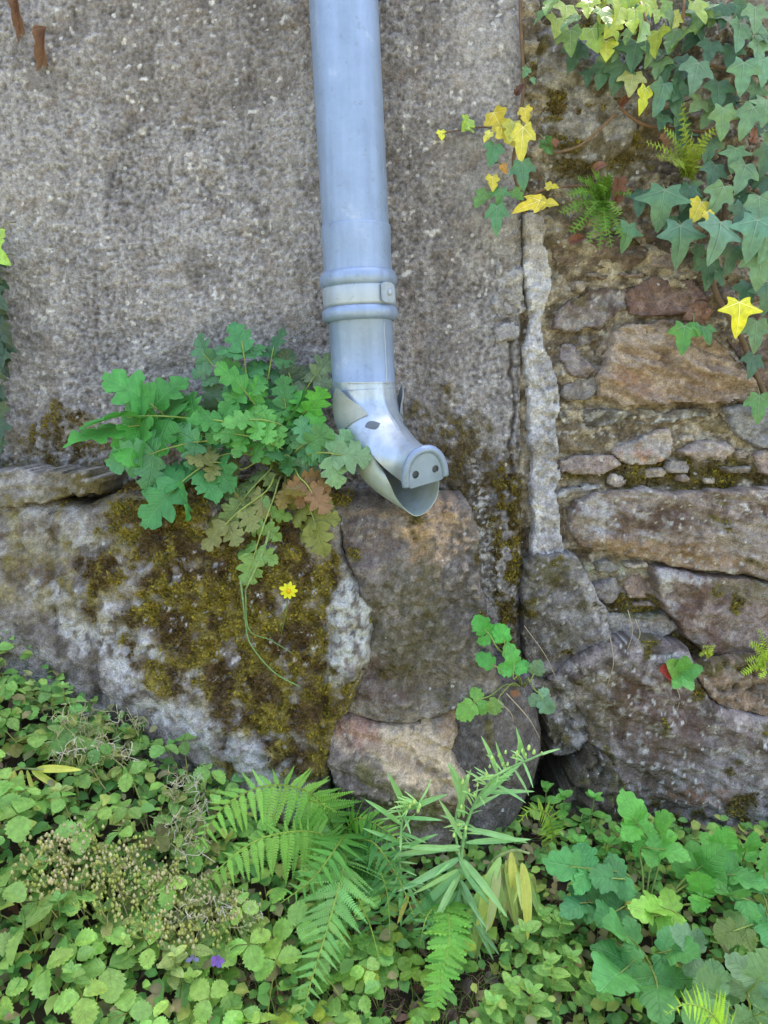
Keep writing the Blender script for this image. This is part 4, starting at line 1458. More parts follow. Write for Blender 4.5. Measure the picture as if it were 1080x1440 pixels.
cel_root = P(405, 668, -.075)
cel = empty('celandine', cel_root, 'leafy green celandine growing on the mossy ledge beside the pig spout', 'plant')
dull, orange = lin(118, 128, 84), lin(150, 118, 74)
grey = lin(120, 146, 124)
CL = [  # base px, tip px, depth at base and tip, leaflet size, colour, pairs
    ((285, 592), (178, 586), -.11, -.15, .060, G_CEL, 2),
    ((250, 600), (205, 565), -.10, -.12, .056, G_CEL, 1),
    ((225, 600), (160, 605), -.12, -.15, .058, lin(80, 156, 78), 0),
    ((312, 640), (240, 692), -.13, -.17, .056, lin(70, 138, 86), 2),
    ((290, 620), (195, 645), -.13, -.16, .046, lin(84, 146, 110), 1),
    ((352, 560), (340, 478), -.08, -.09, .034, lin(72, 134, 92), 2),
    ((330, 560), (285, 495), -.07, -.07, .034, lin(92, 142, 112), 2),
    ((375, 555), (385, 488), -.07, -.08, .034, lin(70, 122, 92), 2),
    ((372, 590), (335, 540), -.10, -.12, .040, lin(86, 160, 84), 2),
    ((360, 610), (300, 590), -.12, -.14, .034, G_CEL, 2),
    ((400, 600), (350, 590), -.12, -.15, .034, lin(96, 166, 90), 2),
    ((420, 570), (450, 520), -.07, -.08, .032, grey * .8, 2),
    ((415, 600), (438, 572), -.11, -.13, .034, lin(84, 164, 74), 2),
    ((415, 560), (405, 520), -.06, -.07, .030, lin(80, 104, 92), 2),
    ((425, 640), (480, 640), -.13, -.17, .042, lin(112, 156, 122), 1),
    ((410, 640), (440, 620), -.12, -.15, .036, lin(84, 140, 100), 2),
    ((385, 700), (352, 800), -.16, -.18, .034, lin(116, 158, 96), 2),
    ((375, 690), (305, 750), -.15, -.17, .036, dull, 2),
    ((420, 680), (448, 748), -.15, -.175, .036, lin(146, 138, 78), 2),
    ((420, 670), (440, 695), -.15, -.17, .032, orange, 2),
    ((400, 690), (410, 690), -.14, -.17, .028, lin(150, 120, 60), 1),
    ((340, 660), (290, 650), -.12, -.15, .030, dull, 1),
    ((380, 660), (330, 720), -.13, -.16, .030, lin(104, 130, 84), 2),
    ((340, 590), (300, 560), -.08, -.08, .030, lin(88, 122, 104), 1),
    ((395, 630), (330, 610), -.13, -.15, .034, lin(84, 150, 86), 2),
    ((410, 620), (400, 560), -.10, -.11, .034, lin(66, 128, 78), 2),
    ((380, 600), (330, 520), -.08, -.08, .032, lin(76, 140, 86), 2),
    ((400, 600), (415, 585), -.10, -.12, .036, lin(72, 136, 76), 2),
    ((330, 620), (270, 615), -.10, -.12, .034, lin(70, 130, 88), 2),
    ((415, 650), (400, 640), -.12, -.14, .030, lin(62, 112, 70), 2),
]
for b_, t_, yb, yt, sz, colr, prs in CL:
    pinnate_leaf(cel, cel_root + rv(.006), P(*b_, yb), P(*t_, yt), sz * 1.25, colr, (random.uniform(-.3, .3), -.85, random.uniform(.2, .8)), prs + 1, tw=.38, mesh=CELD)
tube('stem', [cel_root, P(385, 720, -.15), P(372, 770, -.175), P(345, 830, -.185)], (.0026, .0014), M_STEM, cel, color=lin(140, 160, 96), n=7, loc=wloc(cel))

# hanging bare stalks and the yellow flower
st = empty('flower_stalk', P(342, 825, -.19), 'thin bare green stalk trailing over the moss below the celandine', 'stalk')
tube('stem', [P(338, 815, -.19), P(345, 870, -.195), P(352, 905, -.2), P(385, 945, -.205), P(422, 966, -.205)], (.0014, .0009), M_STEM, st, color=lin(120, 150, 92), loc=wloc(st))
tube('stem', [P(345, 830, -.19), P(350, 885, -.2), P(380, 900, -.205), P(410, 918, -.207)], (.0011, .0006), M_STEM, st, color=lin(110, 138, 84), loc=wloc(st))
fl_c = P(406, 831, -.205)
fl = empty('yellow_flower', P(392, 905, -.185), 'small bright yellow daisy-like flower in front of the moss', 'flower')
tube('stem', [P(392, 905, -.185), P(400, 870, -.2), fl_c + Vector((0, .004, -.002))], .0009, M_STEM, fl, color=lin(104, 120, 60), loc=wloc(fl))
M_PETAL = leaf_material('petal', 0, 0, .5, .3, .1, .08)
PET = leaf_mesh('petal', crenate(1, 0, .42, 1.25, 1, 12), (0, .55), M_PETAL, lambda x, y: .06 * math.sin(3 * y) + .2 * x * x, (0, .55, 1))
fn = Vector((.1, -.95, .25))
fu = Vector((0, .25, .95)); fs = Vector((1, .1, 0))
for k in range(9):
    a = 2 * math.pi * k / 9 + .2
    inst('petal', PET, basis(fl_c, fu * math.cos(a) + fs * math.sin(a), fn + rv(.15), random.uniform(.0115, .0145)), fl, jit(lin(250, 226, 30), .05, .03))
V, F = tube_geo([Vector((0, .002, 0)), Vector((0, -.002, 0)), Vector((0, -.0035, 0))], [.003, .0036, .002], 10)
mesh_obj('flower_centre', V, F, M_STEM, fl, fl_c, color=lin(214, 170, 20))


# ------------------------------------------------------------------ small celandine sprig at the joint
sp = empty('sprig', P(735, 968, -.07), 'small bright green three-lobed sprig rooted in the joint above the boulder', 'plant')
for b_, t_, sz, colr, prs in (((700, 912), (680, 884), .026, lin(84, 172, 84), 1), ((712, 930), (708, 896), .026, lin(84, 172, 84), 0), ((712, 950), (690, 934), .026, lin(82, 168, 82), 0), ((722, 955), (722, 930), .028, lin(88, 174, 88), 1),
                              ((690, 978), (662, 992), .030, lin(112, 172, 90), 1), ((706, 975), (700, 985), .022, lin(128, 168, 88), 0), ((752, 970), (764, 985), .024, lin(108, 150, 128), 1), ((745, 960), (752, 946), .022, lin(104, 140, 116), 0)):
    pinnate_leaf(sp, P(735, 968, -.07), P(*b_, -.20), P(*t_, -.205), sz, colr, (random.uniform(-.15, .15), -.95, .3), prs, tw=.15, rad=.001)
inst('leaflet', CELD[0], basis(P(718, 976, -.2), (1, -.2, .2), (0, -.8, .6), .014), sp, lin(150, 104, 66))

# ------------------------------------------------------------------ ivy
VINE = lin(122, 98, 74)


def ivy_plant(root, label, leaves, vines, group=None, grow=1.0, nrm_=lambda N: N):
    pl_ = empty('ivy', root, label, 'ivy', group)
    for pts, r_ in vines:
        tube('stem', [P(*q) for q in pts], r_, M_STEM, pl_, color=jit(VINE), n=7, loc=wloc(pl_))
    for (bx_, by_, tx_, ty_, y_, colr, *mw) in leaves:
        B = P(bx_, by_, y_); T_ = P(tx_, ty_, y_ - random.uniform(.0, .02))
        L = (T_ - B).length
        k = mw[0] if mw else random.choice((0, 0, 1, 2))
        wd = mw[1] if len(mw) > 1 else random.uniform(.95, 1.15)
        N = Vector((random.uniform(-.45, .45), -.9, random.uniform(.1, .9))) + rv(.15)
        lf = inst('leaf', IVY[k], basis(B, T_ - B, nrm_(N), L * (grow if L < .045 else .88), wd), pl_, jit(colr, .14))
        bk = B + Vector((random.uniform(-.012, .012), random.uniform(.025, .045), random.uniform(.0, .02)))
        V, F = tube_geo([Vector((0, 0, 0)), (B - bk) * .5 + Vector((0, 0, .004)), B - bk], [.0012, .001, .001], 5)
        mesh_obj('petiole', V, F, M_STEM, pl_, bk, color=jit(lin(136, 140, 96)))
    return pl_


I1, I2, I3 = G_IVY, lin(66, 104, 84), lin(96, 134, 104)
LV = [
    (982, 88, 974, 134, -.055, lin(92, 132, 116)), (1046, 88, 1044, 138, -.06, lin(88, 134, 112)), (1040, 34, 1042, 66, -.045, lin(96, 140, 120)), (933, 118, 925, 158, -.05, lin(82, 126, 108)), (950, 122, 951, 168, -.04, I2),
    (876, 90, 858, 136, -.03, I2), (890, 104, 886, 128, -.035, lin(150, 160, 108)), (1060, 150, 1042, 190, -.06, lin(92, 130, 100)), (1016, 152, 1018, 192, -.05, I3), (935, 266, 922, 332, -.06, lin(80, 122, 104), 2), (957, 316, 957, 385, -.07, lin(84, 126, 112), 2),
    (1014, 312, 1005, 378, -.085, lin(92, 134, 122), 2), (1066, 308, 1050, 374, -.085, lin(90, 134, 120), 2), (1018, 262, 1000, 302, -.06, lin(88, 128, 104), 1), (1068, 276, 1070, 318, -.06, lin(92, 132, 116), 1), (1073, 356, 1063, 416, -.07, I3, 1), (999, 368, 994, 412, -.03, I2, 1),
    (884, 316, 878, 360, -.04, lin(76, 122, 96), 2), (982, 346, 980, 376, -.04, I2, 3), (1064, 452, 1062, 502, -.05, I3, 1), (1060, 500, 1055, 536, -.03, I2, 1), (1068, 556, 1066, 592, -.03, lin(84, 134, 84), 1),
    (986, 284, 975, 308, -.05, G_YEL * .9, 3), (994, 298, 1000, 316, -.06, lin(226, 188, 52), 3), (908, 124, 902, 154, -.05, lin(222, 206, 50), 3, .6), (852, 58, 853, 78, -.045, lin(206, 196, 72), 3),
    (1078, 140, 1076, 178, -.05, I3), (1080, 208, 1074, 244, -.05, I2), (1006, 232, 1000, 262, -.03, I2), (1035, 208, 1030, 238, -.04, I3), (968, 96, 960, 120, -.03, I2), (1010, 116, 1012, 146, -.035, I2), (895, 60, 890, 92, -.035, I2), (872, 56, 866, 84, -.03, I3), (915, 64, 912, 92, -.04, I3),
    (850, 92, 842, 120, -.02, I2), (1072, 84, 1076, 116, -.05, lin(96, 140, 120)), (940, 88, 934, 112, -.035, I2), (1030, 66, 1026, 92, -.035, I2), (1000, 60, 996, 84, -.03, I2), (1066, 60, 1070, 84, -.04, I3), (1000, 196, 994, 226, -.03, I2), (962, 182, 956, 206, -.02, I2), (1048, 232, 1040, 266, -.045, I3), (1078, 330, 1074, 366, -.07, I3),
    (1030, 348, 1026, 384, -.045, I2), (970, 262, 960, 292, -.04, I2), (905, 268, 896, 296, -.03, I2), (1045, 290, 1040, 322, -.05, I2), (930, 84, 922, 104, -.03, I3), (1064, 120, 1060, 150, -.045, I2),
    (830, 96, 824, 116, -.02, I2), (812, 58, 806, 82, -.02, I2), (985, 14, 980, 40, -.035, lin(112, 142, 84)), (1062, 10, 1064, 40, -.05, I3), (1020, 8, 1016, 34, -.035, I2), (1080, 398, 1078, 440, -.05, I2), (1052, 400, 1050, 430, -.03, I2),
]
irnd = random.Random(5)
for k in range(64):
    a, b = irnd.uniform(800, 1090), irnd.uniform(-10, 400)
    if b > 120 and a < 900 + (b - 120) * .15: continue
    if 930 < a < 1010 and 170 < b < 255: continue
    L_ = irnd.uniform(14, 34); th = irnd.gauss(math.pi / 2, .7)
    LV.append((a, b, a + L_ * math.cos(th), b + L_ * math.sin(th), irnd.uniform(-.045, -.012), irnd.choice((I2, I2, I3, lin(58, 94, 74), lin(110, 144, 104), lin(84, 124, 84)))))
ivy_vines = [([(1078, 560, .0), (1052, 500, .0), (1040, 470, -.005), (1006, 410, -.005), (998, 360, .0), (1020, 300, -.01), (1010, 240, -.01)], .0045),
             ([(1003, 200, -.01), (1012, 170, -.012), (1032, 130, -.015), (1040, 70, -.015), (1030, -20, -.01)], .004), ([(870, 150, -.005), (905, 175, -.008), (960, 182, -.01), (1010, 180, -.01), (1085, 128, -.012)], .0025),
             ([(778, 216, .0), (815, 205, -.008), (845, 180, -.01), (866, 160, -.01)], .0022), ([(796, 262, -.005), (840, 262, -.01), (895, 268, -.012), (960, 280, -.012), (1010, 280, -.012)], .0024), ([(1085, 270, -.02), (1055, 245, -.03), (1035, 254, -.04)], .0018),
             ([(820, 40, -.01), (860, 62, -.012), (930, 82, -.014), (990, 90, -.014), (1085, 110, -.015)], .0025)]
ivy_plant(P(1078, 560, .0), 'dark green ivy hanging over the right side of the stone wall', LV, ivy_vines, grow=1.1)

YL = [(736, 178, 730, 234, -.065, lin(214, 196, 82), 1, .8), (706, 178, 728, 204, -.05, lin(220, 190, 74), 3, 1.3), (694, 158, 708, 188, -.045, lin(206, 178, 58), 3, 1.2), (722, 172, 716, 198, -.055, lin(196, 184, 78), 3), (690, 186, 680, 198, -.045, lin(228, 206, 90), 3), (738, 152, 740, 172, -.03, lin(232, 190, 66), 3),
      (734, 228, 736, 272, -.065, lin(76, 126, 100), 1), (696, 204, 690, 230, -.05, lin(72, 122, 88), 3), (704, 266, 700, 292, -.05, lin(84, 136, 84), 2), (699, 290, 697, 334, -.06, lin(74, 128, 86), 1, .8), (684, 270, 668, 288, -.035, lin(92, 140, 80), 3), (722, 268, 736, 280, -.04, lin(92, 140, 76), 3),
      (760, 282, 716, 296, -.06, lin(234, 196, 46), 1, .75), (768, 262, 786, 262, -.05, lin(220, 190, 50), 3), (756, 286, 786, 284, -.05, lin(214, 180, 60), 3), (692, 248, 694, 266, -.045, lin(226, 196, 62), 3), (766, 196, 774, 216, -.04, lin(80, 128, 70), 3), (660, 168, 652, 182, -.02, lin(150, 186, 84), 3), (664, 182, 654, 178, -.02, lin(150, 186, 90), 3),
      (620, 184, 622, 196, -.012, lin(208, 206, 66), 3), (742, 96, 736, 108, -.02, lin(88, 136, 104), 3), (748, 110, 752, 118, -.02, lin(92, 140, 108), 3), (706, 232, 712, 244, -.04, lin(210, 160, 60), 3)]
ivy_plant(P(735, 300, .0), 'ivy sprig with bright yellow leaves climbing the cracked wall edge', YL,
          [([(738, 300, -.005), (730, 270, -.025), (722, 230, -.03), (730, 180, -.025), (736, 120, -.008), (732, 20, -.006), (734, -30, -.006)], .0028), ([(738, 210, -.02), (690, 180, -.02), (640, 184, -.014), (618, 190, -.012)], .0012), ([(735, 290, -.02), (760, 268, -.03), (800, 262, -.01)], .002)])
ivy_plant(P(1040, 410, -.02), 'single large bright yellow ivy leaf above the tan stone', [(1040, 424, 1040, 480, -.075, lin(250, 226, 44), 2, 1.05)], [])
ivy_plant(P(975, 455, -.01), 'two small green ivy leaves lying on the tan stone', [(962, 458, 961, 502, -.045, lin(84, 146, 66), 0), (992, 460, 998, 484, -.045, lin(78, 136, 84), 1), (975, 455, 985, 470, -.04, lin(84, 138, 78), 3)], [([(1000, 462, -.01), (980, 458, -.025), (962, 456, -.035)], .0012)])
SUN_LV = []
for (a, b, y_) in ((796, 8, -.06), (812, 22, -.09), (828, 2, -.15), (846, 14, -.17), (862, -6, -.15), (873, 10, -.17), (884, -2, -.13), (893, 14, -.17), (905, 30, -.18), (914, 0, -.10), (925, 14, -.08), (940, 2, -.12), (782, 26, -.04), (768, 16, -.04), (778, 0, -.08), (955, 20, -.06), (948, 46, -.05), (966, 40, -.05), (926, 44, -.05), (856, 34, -.05), (832, 40, -.05), (975, 4, -.06), (802, 42, -.03), (886, 42, -.05), (838, 24, -.06), (910, 20, -.06), (868, 26, -.07), (900, -8, -.16), (850, 0, -.12)):
    L_ = random.uniform(14, 30)
    th = random.gauss(math.pi / 2, .6)
    SUN_LV.append((a, b, a + L_ * math.cos(th), b + L_ * math.sin(th), y_, random.choice((lin(132, 164, 76), lin(150, 176, 84), lin(104, 142, 84), lin(92, 130, 90), lin(196, 200, 110))), random.choice((0, 1, 3))))  # paler tones put part of the sunlight into the leaf colour
ivy_plant(P(860, -30, .02), 'ivy at the top of the stone wall, sunlight put into its pale leaf colours', SUN_LV,
          [([(860, -40, .0), (850, -10, -.1), (832, 12, -.14), (815, 18, -.12)], .0028), ([(880, -30, .0), (900, 0, -.12), (908, 30, -.15)], .0022), ([(960, -40, .0), (962, 10, -.06), (955, 44, -.04)], .0025)], grow=1.2, nrm_=lambda N: N + Vector((random.gauss(0, .4), .35, random.uniform(-.2, 1.0))))
EL = []
for k in range(26):
    yy = 322 + k * 12.3
    EL.append((random.uniform(-26, 6), yy, random.uniform(-22, 14) + (8 if 480 < yy < 510 else 0), yy + random.uniform(22, 34), -.03 - random.uniform(0, .03), lin(150, 190, 80) if k < 3 else jit(lin(48, 74, 66)), random.choice((0, 1, 3))))
ivy_plant(P(-12, 640, -.01), 'dark ivy climbing the left edge of the roughcast wall', EL, [([(-8, 660, -.03), (-14, 560, -.015), (-10, 430, -.012), (-16, 300, -.012), (-20, 150, -.012)], .005)])

# ------------------------------------------------------------------ ferns
def pinna_mesh(name, n, w, tooth, seed, gap=.38):
    rr = random.Random(seed)
    V, F, uv = [], [], []
    for k in range(n):
        y = k / n
        prof = (1 - y) ** .75 * min(1, .55 + y * 4)
        for s in (-1, 1):
            l = w * prof * rr.uniform(.9, 1.1)
            h = 1.0 / n * gap
            b = len(V)
            fw = l * tooth
            z = -.10 * y * y
            V += [(0, y - h, z), (s * l * .55, y - h + fw * .4, z + .02 * w * 3), (s * l, y + fw, z - .15 * l), (s * l * .6, y + h * .9 + fw * .6, z + .01), (0, y + h, z)]
            F.append((b, b + 1, b + 2, b + 3, b + 4) if s > 0 else (b + 4, b + 3, b + 2, b + 1, b))
    b = len(V)
    for k in range(5):
        y = k / 4
        V += [(-.012 * (1 - y * .7), y, -.10 * y * y + .004), (.012 * (1 - y * .7), y, -.10 * y * y + .004)]
    for k in range(4):
        F.append((b + 2 * k, b + 2 * k + 1, b + 2 * k + 3, b + 2 * k + 2))
    me = bpy.data.meshes.new(name)
    me.from_pydata(V, [], F)
    me.uv_layers.new(name='UVMap')
    me.materials.append(M_FERN)
    me.update()
    return me


PIN = [pinna_mesh('pinna', 17, .165, .35, 1), pinna_mesh('pinna', 17, .150, .45, 2)]
PINS = [pinna_mesh('small_pinna', 6, .32, .2, 3, .58)]


def frond(plant, ctrl, N, width, n, col, meshes=PIN, droop=.0, fwd=.35, prof=None, rad=.0016, name='frond', left=1.0, right=1.0):
    pts = smooth_path(ctrl, 8)
    fr = mesh_obj(name, *tube_geo([p - wloc(plant) for p in pts], [rad * (1 - .7 * i / (len(pts) - 1)) for i in range(len(pts))], 5), M_STEM, plant, wloc(plant), color=jit(lin(120, 150, 70)))
    seg = [(pts[i + 1] - pts[i]).length for i in range(len(pts) - 1)]
    tot = sum(seg)
    for k in range(n):
        t = .06 + .93 * (k + .5) / n
        d = t * tot; i = 0
        while i < len(seg) - 1 and d > seg[i]:
            d -= seg[i]; i += 1
        p = pts[i].lerp(pts[i + 1], min(1, d / seg[i]))
        T = (pts[i + 1] - pts[i]).normalized()
        Nn = Vector(N); Nn = (Nn - T * Nn.dot(T)).normalized()
        S = T.cross(Nn)
        pr = prof(t) if prof else min(1, .35 + t * 2.6) * (1 - t) ** .72 + .03
        for s, kk in ((-1, left), (1, right)):
            if kk <= 0: continue
            dd = S * s + T * (fwd + random.uniform(-.12, .12)) - Vector((0, 0, droop)) + rv(.09)
            inst('pinna', random.choice(meshes), basis(p + T * (s * tot / n * .2), dd, Nn + rv(.22), width * pr * kk * random.uniform(.84, 1.08)), fr, jit(col , .16, .08))
    return fr


fern = empty('fern', P(480, 1190, -.20), 'large bright green fern between the mossy rock and the boulder', 'fern')
FN = Vector((0, -.75, .65))
frond(fern, [P(478, 1185, -.21), P(445, 1122, -.25), P(385, 1104, -.30), P(320, 1130, -.34), P(268, 1200, -.36)], (.15, -.9, .4), .112, 26, lin(132, 192, 100), droop=.75, fwd=.15, left=.95, right=.6)
frond(fern, [P(488, 1195, -.23), P(440, 1170, -.29), P(370, 1178, -.34), P(315, 1215, -.37), P(268, 1268, -.38)], (.1, -.85, .5), .098, 24, lin(128, 184, 96), droop=.75, fwd=.15, left=.95, right=.42)
frond(fern, [P(490, 1180, -.22), PG(482, 1225, .13), PG(462, 1300, .12), PG(442, 1365, .10), PG(424, 1432, .07)], (0, -.8, .55), .086, 28, lin(118, 176, 108), fwd=.6)
frond(fern, [P(488, 1170, -.21), PG(474, 1190, .15), PG(440, 1235, .13), PG(395, 1270, .11)], (0, -.8, .55), .072, 20, lin(92, 158, 80), fwd=.45)
frond(fern, [P(495, 1185, -.21), PG(525, 1185, .15), PG(560, 1235, .12), PG(585, 1295, .09)], (0, -.8, .55), .062, 20, lin(80, 140, 84), fwd=.4)
frond(fern, [P(485, 1170, -.21), P(505, 1150, -.24), P(545, 1170, -.27), P(575, 1200, -.28)], (0, -.7, .7), .046, 16, lin(116, 184, 74), fwd=.4, droop=.3)
frond(fern, [P(480, 1165, -.2), P(425, 1128, -.23), P(445, 1128, -.27), P(474, 1142, -.29)], (0, -.6, .8), .024, 12, lin(156, 214, 86), fwd=.4, droop=.2)
frond(fern, [P(500, 1200, -.22), PG(530, 1220, .12), PG(545, 1260, .10), PG(548, 1320, .07)], (0, -.85, .5), .06, 18, lin(70, 126, 74), fwd=.4)
frond(fern, [P(500, 1200, -.22), PG(500, 1250, .12), PG(520, 1300, .09), PG(535, 1355, .06)], (0, -.85, .5), .06, 18, lin(64, 118, 68), fwd=.4)
fern2 = empty('fern', P(625, 1270, -.26), 'narrow single fern frond drooping in front of the brown leaf litter', 'fern')
frond(fern2, [PG(628, 1265, .06), PG(632, 1310, .10), PG(624, 1360, .08), PG(612, 1418, .05)], (0, -.85, .5), .042, 22, lin(112, 176, 84), meshes=PINS, fwd=.35, prof=lambda t: (1 - t) ** .5 * .8 + .2)
frond(fern2, [P(620, 1265, -.27), PG(600, 1290, .10), PG(590, 1330, .08)], (0, -.85, .5), .05, 14, lin(84, 146, 92), fwd=.4)
fern3 = empty('fern', P(775, 1175, -.16), 'small curled yellow green fern tip beside the boulder', 'fern')
frond(fern3, [P(780, 1185, -.18), P(770, 1145, -.21), P(745, 1140, -.24), P(724, 1165, -.26)], (0, -.8, .6), .034, 16, lin(142, 184, 70), fwd=.3, droop=.5)
fern4 = empty('fern', P(1010, 1460, -.50), 'small lime green fern frond below the celandine clump', 'fern')
frond(fern4, [P(1030, 1470, -.52), P(1000, 1425, -.54), P(965, 1412, -.555), P(935, 1428, -.56)], (0, -.7, .7), .042, 16, lin(158, 208, 66), fwd=.3)

# small wall ferns
def wall_fern(root_px, label, fronds, col, nrm=(0, -.95, .3), wd=.016):
    w_ = empty('wall_fern', P(*root_px), label, 'fern')
    for (dx, dy, yy) in fronds:
        rx_, ry_ = root_px[0], root_px[1]
        frond(w_, [P(*root_px), P(rx_ + dx * .4, ry_ + dy * .55 - 8, yy * .6 + root_px[2] * .4), P(rx_ + dx, ry_ + dy, yy)], nrm, wd * random.uniform(.8, 1.1), 13, jit(col, .2), meshes=PINS, fwd=.2, prof=lambda t: .75 * (1 - t) ** .3 + .15, rad=.0009)
    return w_


wall_fern((848, 282, .0), 'small dark green tufted fern on the wall beside the yellow ivy', [(-60, 18, -.05), (-45, 45, -.06), (-20, 60, -.07), (-5, 70, -.07), (12, 66, -.06), (30, 55, -.06), (-35, -30, -.05), (-15, -42, -.05), (15, -40, -.05), (40, -10, -.05), (-50, -8, -.05), (25, 20, -.08), (-25, 20, -.09), (0, -20, -.08), (5, 50, -.08)], lin(84, 132, 66))
wall_fern((968, 250, -.01), 'pale green upright wall fern growing among the dark ivy', [(-10, -105, -.05), (-35, -70, -.06), (-45, -30, -.07), (5, -60, -.07), (-60, -50, -.05), (25, -40, -.06), (-20, -20, -.08), (15, -15, -.08), (-8, -75, -.07), (40, -70, -.05)], lin(112, 140, 72))
wall_fern((1078, 940, -.04), 'yellow green little fern in the joint beside the orange stone', [(-30, -10, -.07), (-25, -35, -.07), (-12, -55, -.07), (-8, 15, -.08), (10, -40, -.07), (-35, 8, -.07)], lin(140, 178, 76), wd=.013)
wall_fern((998, 925, -.03), 'tiny pale tuft in the joint above the orange stone', [(-10, -14, -.05), (8, -16, -.05), (0, -6, -.06), (-14, -2, -.05)], lin(150, 180, 90), wd=.007)

# rosette with a red leaf in the joint
ro = empty('rosette', P(955, 945, -.03), 'small green rosette with one red leaf in the wall joint', 'plant')
for (tx, ty, colr, L_) in ((985, 940, lin(104, 176, 104), 1), (975, 968, lin(112, 184, 112), 1), (950, 965, lin(96, 168, 90), 1), (945, 932, lin(120, 172, 84), 1), (928, 938, lin(168, 62, 48), .8), (966, 928, lin(104, 168, 90), 1)):
    T_ = P(tx, ty, -.095); B = P(957, 948, -.07)
    inst('leaf', OVA[0], basis(B, T_ - B, (0, -.9, .4), (T_ - B).length * L_, 1.2), ro, jit(colr))

# dry straws hanging on the stones
for k, (x0, y0, x1, y1, lab) in enumerate(((858, 895, 854, 965, 'long dry straw hanging from the joint right of the lichened grey stone'), (883, 858, 882, 915, 'dry straw hanging over the small flat grey stone'), (893, 870, 893, 908, 'short dry straw on the right of the small flat grey stone'),
                                          (737, 880, 785, 962, 'long dry straw slanting across the lichened grey stone'), (945, 955, 952, 1000, 'dry straw dangling below the red leaved rosette'), (700, 985, 722, 1015, 'short pale straw below the three-lobed sprig'), (712, 975, 760, 1040, 'long straw bent down over the dark rounded boulder'))):
    a_ = P(x0, y0, -.06 if x0 > 800 else -.21); b_ = P(x1, y1, -.065 if x0 > 800 else -.20)
    if 730 < x0 < 740: a_, b_ = P(x0, y0, -.05), P(x1, y1, -.062)
    o = tube('dry_straw', [a_, a_.lerp(b_, .5) + Vector((.006, -.006, 0)), b_], (.0008, .0004), M_STEM, None, color=lin(186, 170, 140), n=5)
    tag(o, lab, 'straw', 'dry straws on the stones')


# ------------------------------------------------------------------ fleabane in front of the boulder
fb = empty('fleabane', PG(640, 1300, .0), 'tall pale green plant with lance leaves and buds before the boulder', 'plant')
main = [PG(640, 1330, .0), P(645, 1260, -.29), P(652, 1180, -.29), P(668, 1130, -.30), P(700, 1090, -.31), P(762, 1060, -.33)]
tube('stem', main, (.0030, .0014), M_STEM, fb, color=lin(132, 172, 110), n=7, loc=wloc(fb))
side2 = [P(640, 1290, -.30), P(600, 1250, -.30), P(566, 1240, -.30), P(563, 1180, -.30), P(570, 1140, -.30), P(588, 1130, -.31)]
tube('stem', side2, (.0024, .0012), M_STEM, fb, color=lin(132, 172, 110), n=7, loc=wloc(fb))
tube('stem', [P(648, 1215, -.29), P(640, 1160, -.295), P(650, 1110, -.30), P(655, 1090, -.30)], (.002, .001), M_STEM, fb, color=lin(132, 172, 110), n=7, loc=wloc(fb))


def lance(plant, bx_, by_, tx_, ty_, yb, yt, col, k=None, w=1.0, droop=True):
    B, T_ = P(bx_, by_, yb), P(tx_, ty_, yt)
    L = (T_ - B).length
    inst('leaf', LAN[k if k is not None else random.randrange(3)], basis(B, T_ - B, Vector((random.uniform(-.4, .4), -.8, .6)), L * 1.05, w), plant, jit(col, .12))


for k in range(22):
    by_ = 1205 + 75 * random.random()
    sg = random.choice((-1, 1))
    lance(fb, 648 + random.uniform(-3, 3), by_, 648 + sg * random.uniform(12, 82), by_ + random.uniform(30, 95), -.29, -.33 - random.uniform(0, .03), random.choice((G_FLE, lin(132, 180, 112), lin(112, 164, 108))), k=random.choice((0, 0, 1)), w=.8)
for a in ((645, 1195, 575, 1188), (648, 1190, 560, 1200), (655, 1185, 735, 1178), (655, 1165, 735, 1180), (650, 1180, 630, 1140), (652, 1150, 648, 1090), (660, 1140, 690, 1120), (668, 1130, 720, 1080), (680, 1115, 740, 1110), (690, 1100, 735, 1120), (700, 1090, 690, 1050), (720, 1078, 745, 1110), (735, 1070, 750, 1100), (740, 1068, 728, 1040), (712, 1085, 700, 1060), (655, 1120, 645, 1085), (645, 1150, 652, 1100), (638, 1210, 618, 1225), (725, 1075, 735, 1050)):
    lance(fb, *a, -.295, -.325, lin(126, 180, 120), k=0, w=.9)
for a in ((566, 1240, 520, 1250), (566, 1235, 540, 1275), (566, 1230, 590, 1280), (564, 1200, 512, 1205), (564, 1195, 600, 1175), (563, 1185, 525, 1170), (565, 1160, 530, 1130), (567, 1150, 610, 1150), (570, 1140, 560, 1105), (575, 1138, 610, 1120), (566, 1235, 580, 1250), (563, 1195, 545, 1225), (566, 1245, 560, 1300), (562, 1170, 590, 1180)):
    lance(fb, *a, -.30, -.33, lin(112, 172, 104), k=random.choice((0, 1)), w=.95)
lance(fb, 575, 1255, 563, 1290, -.3, -.33, lin(196, 176, 70))
for path_ in (main, side2):
    pts_ = smooth_path(path_, 8)
    for k in range(46):
        q = pts_[int(len(pts_) * random.uniform(.38, .99))]
        d = Vector((random.gauss(0, 1), random.gauss(-.5, .5), random.uniform(-.1, 1.1)))
        inst('leaf', LAN[0], basis(q, d, Vector((0, -.6, .8)) + rv(.3), random.uniform(.014, .036)), fb, jit(lin(136, 186, 122), .15))
BUD = leaf_mesh('bud', crenate(1, 0, .6, .8, 1, 8), (0, .5), M_LANCE, lambda x, y: .5 * (.09 - x * x) * 4 * y * (1 - y), (0, .6, 1))


def bud(plant, px_, py_, y_, s=.006):
    B = P(px_, py_, y_)
    V, F = tube_geo([Vector((0, 0, -.5)) * s, Vector((0, 0, -.2)) * s, Vector((0.1, 0, .35)) * s, Vector((.1, 0, .8)) * s], [s * .2, s * .42, s * .36, s * .12], 7)
    mesh_obj('bud', V, F, M_STEM, plant, B, color=jit(lin(158, 196, 122)))


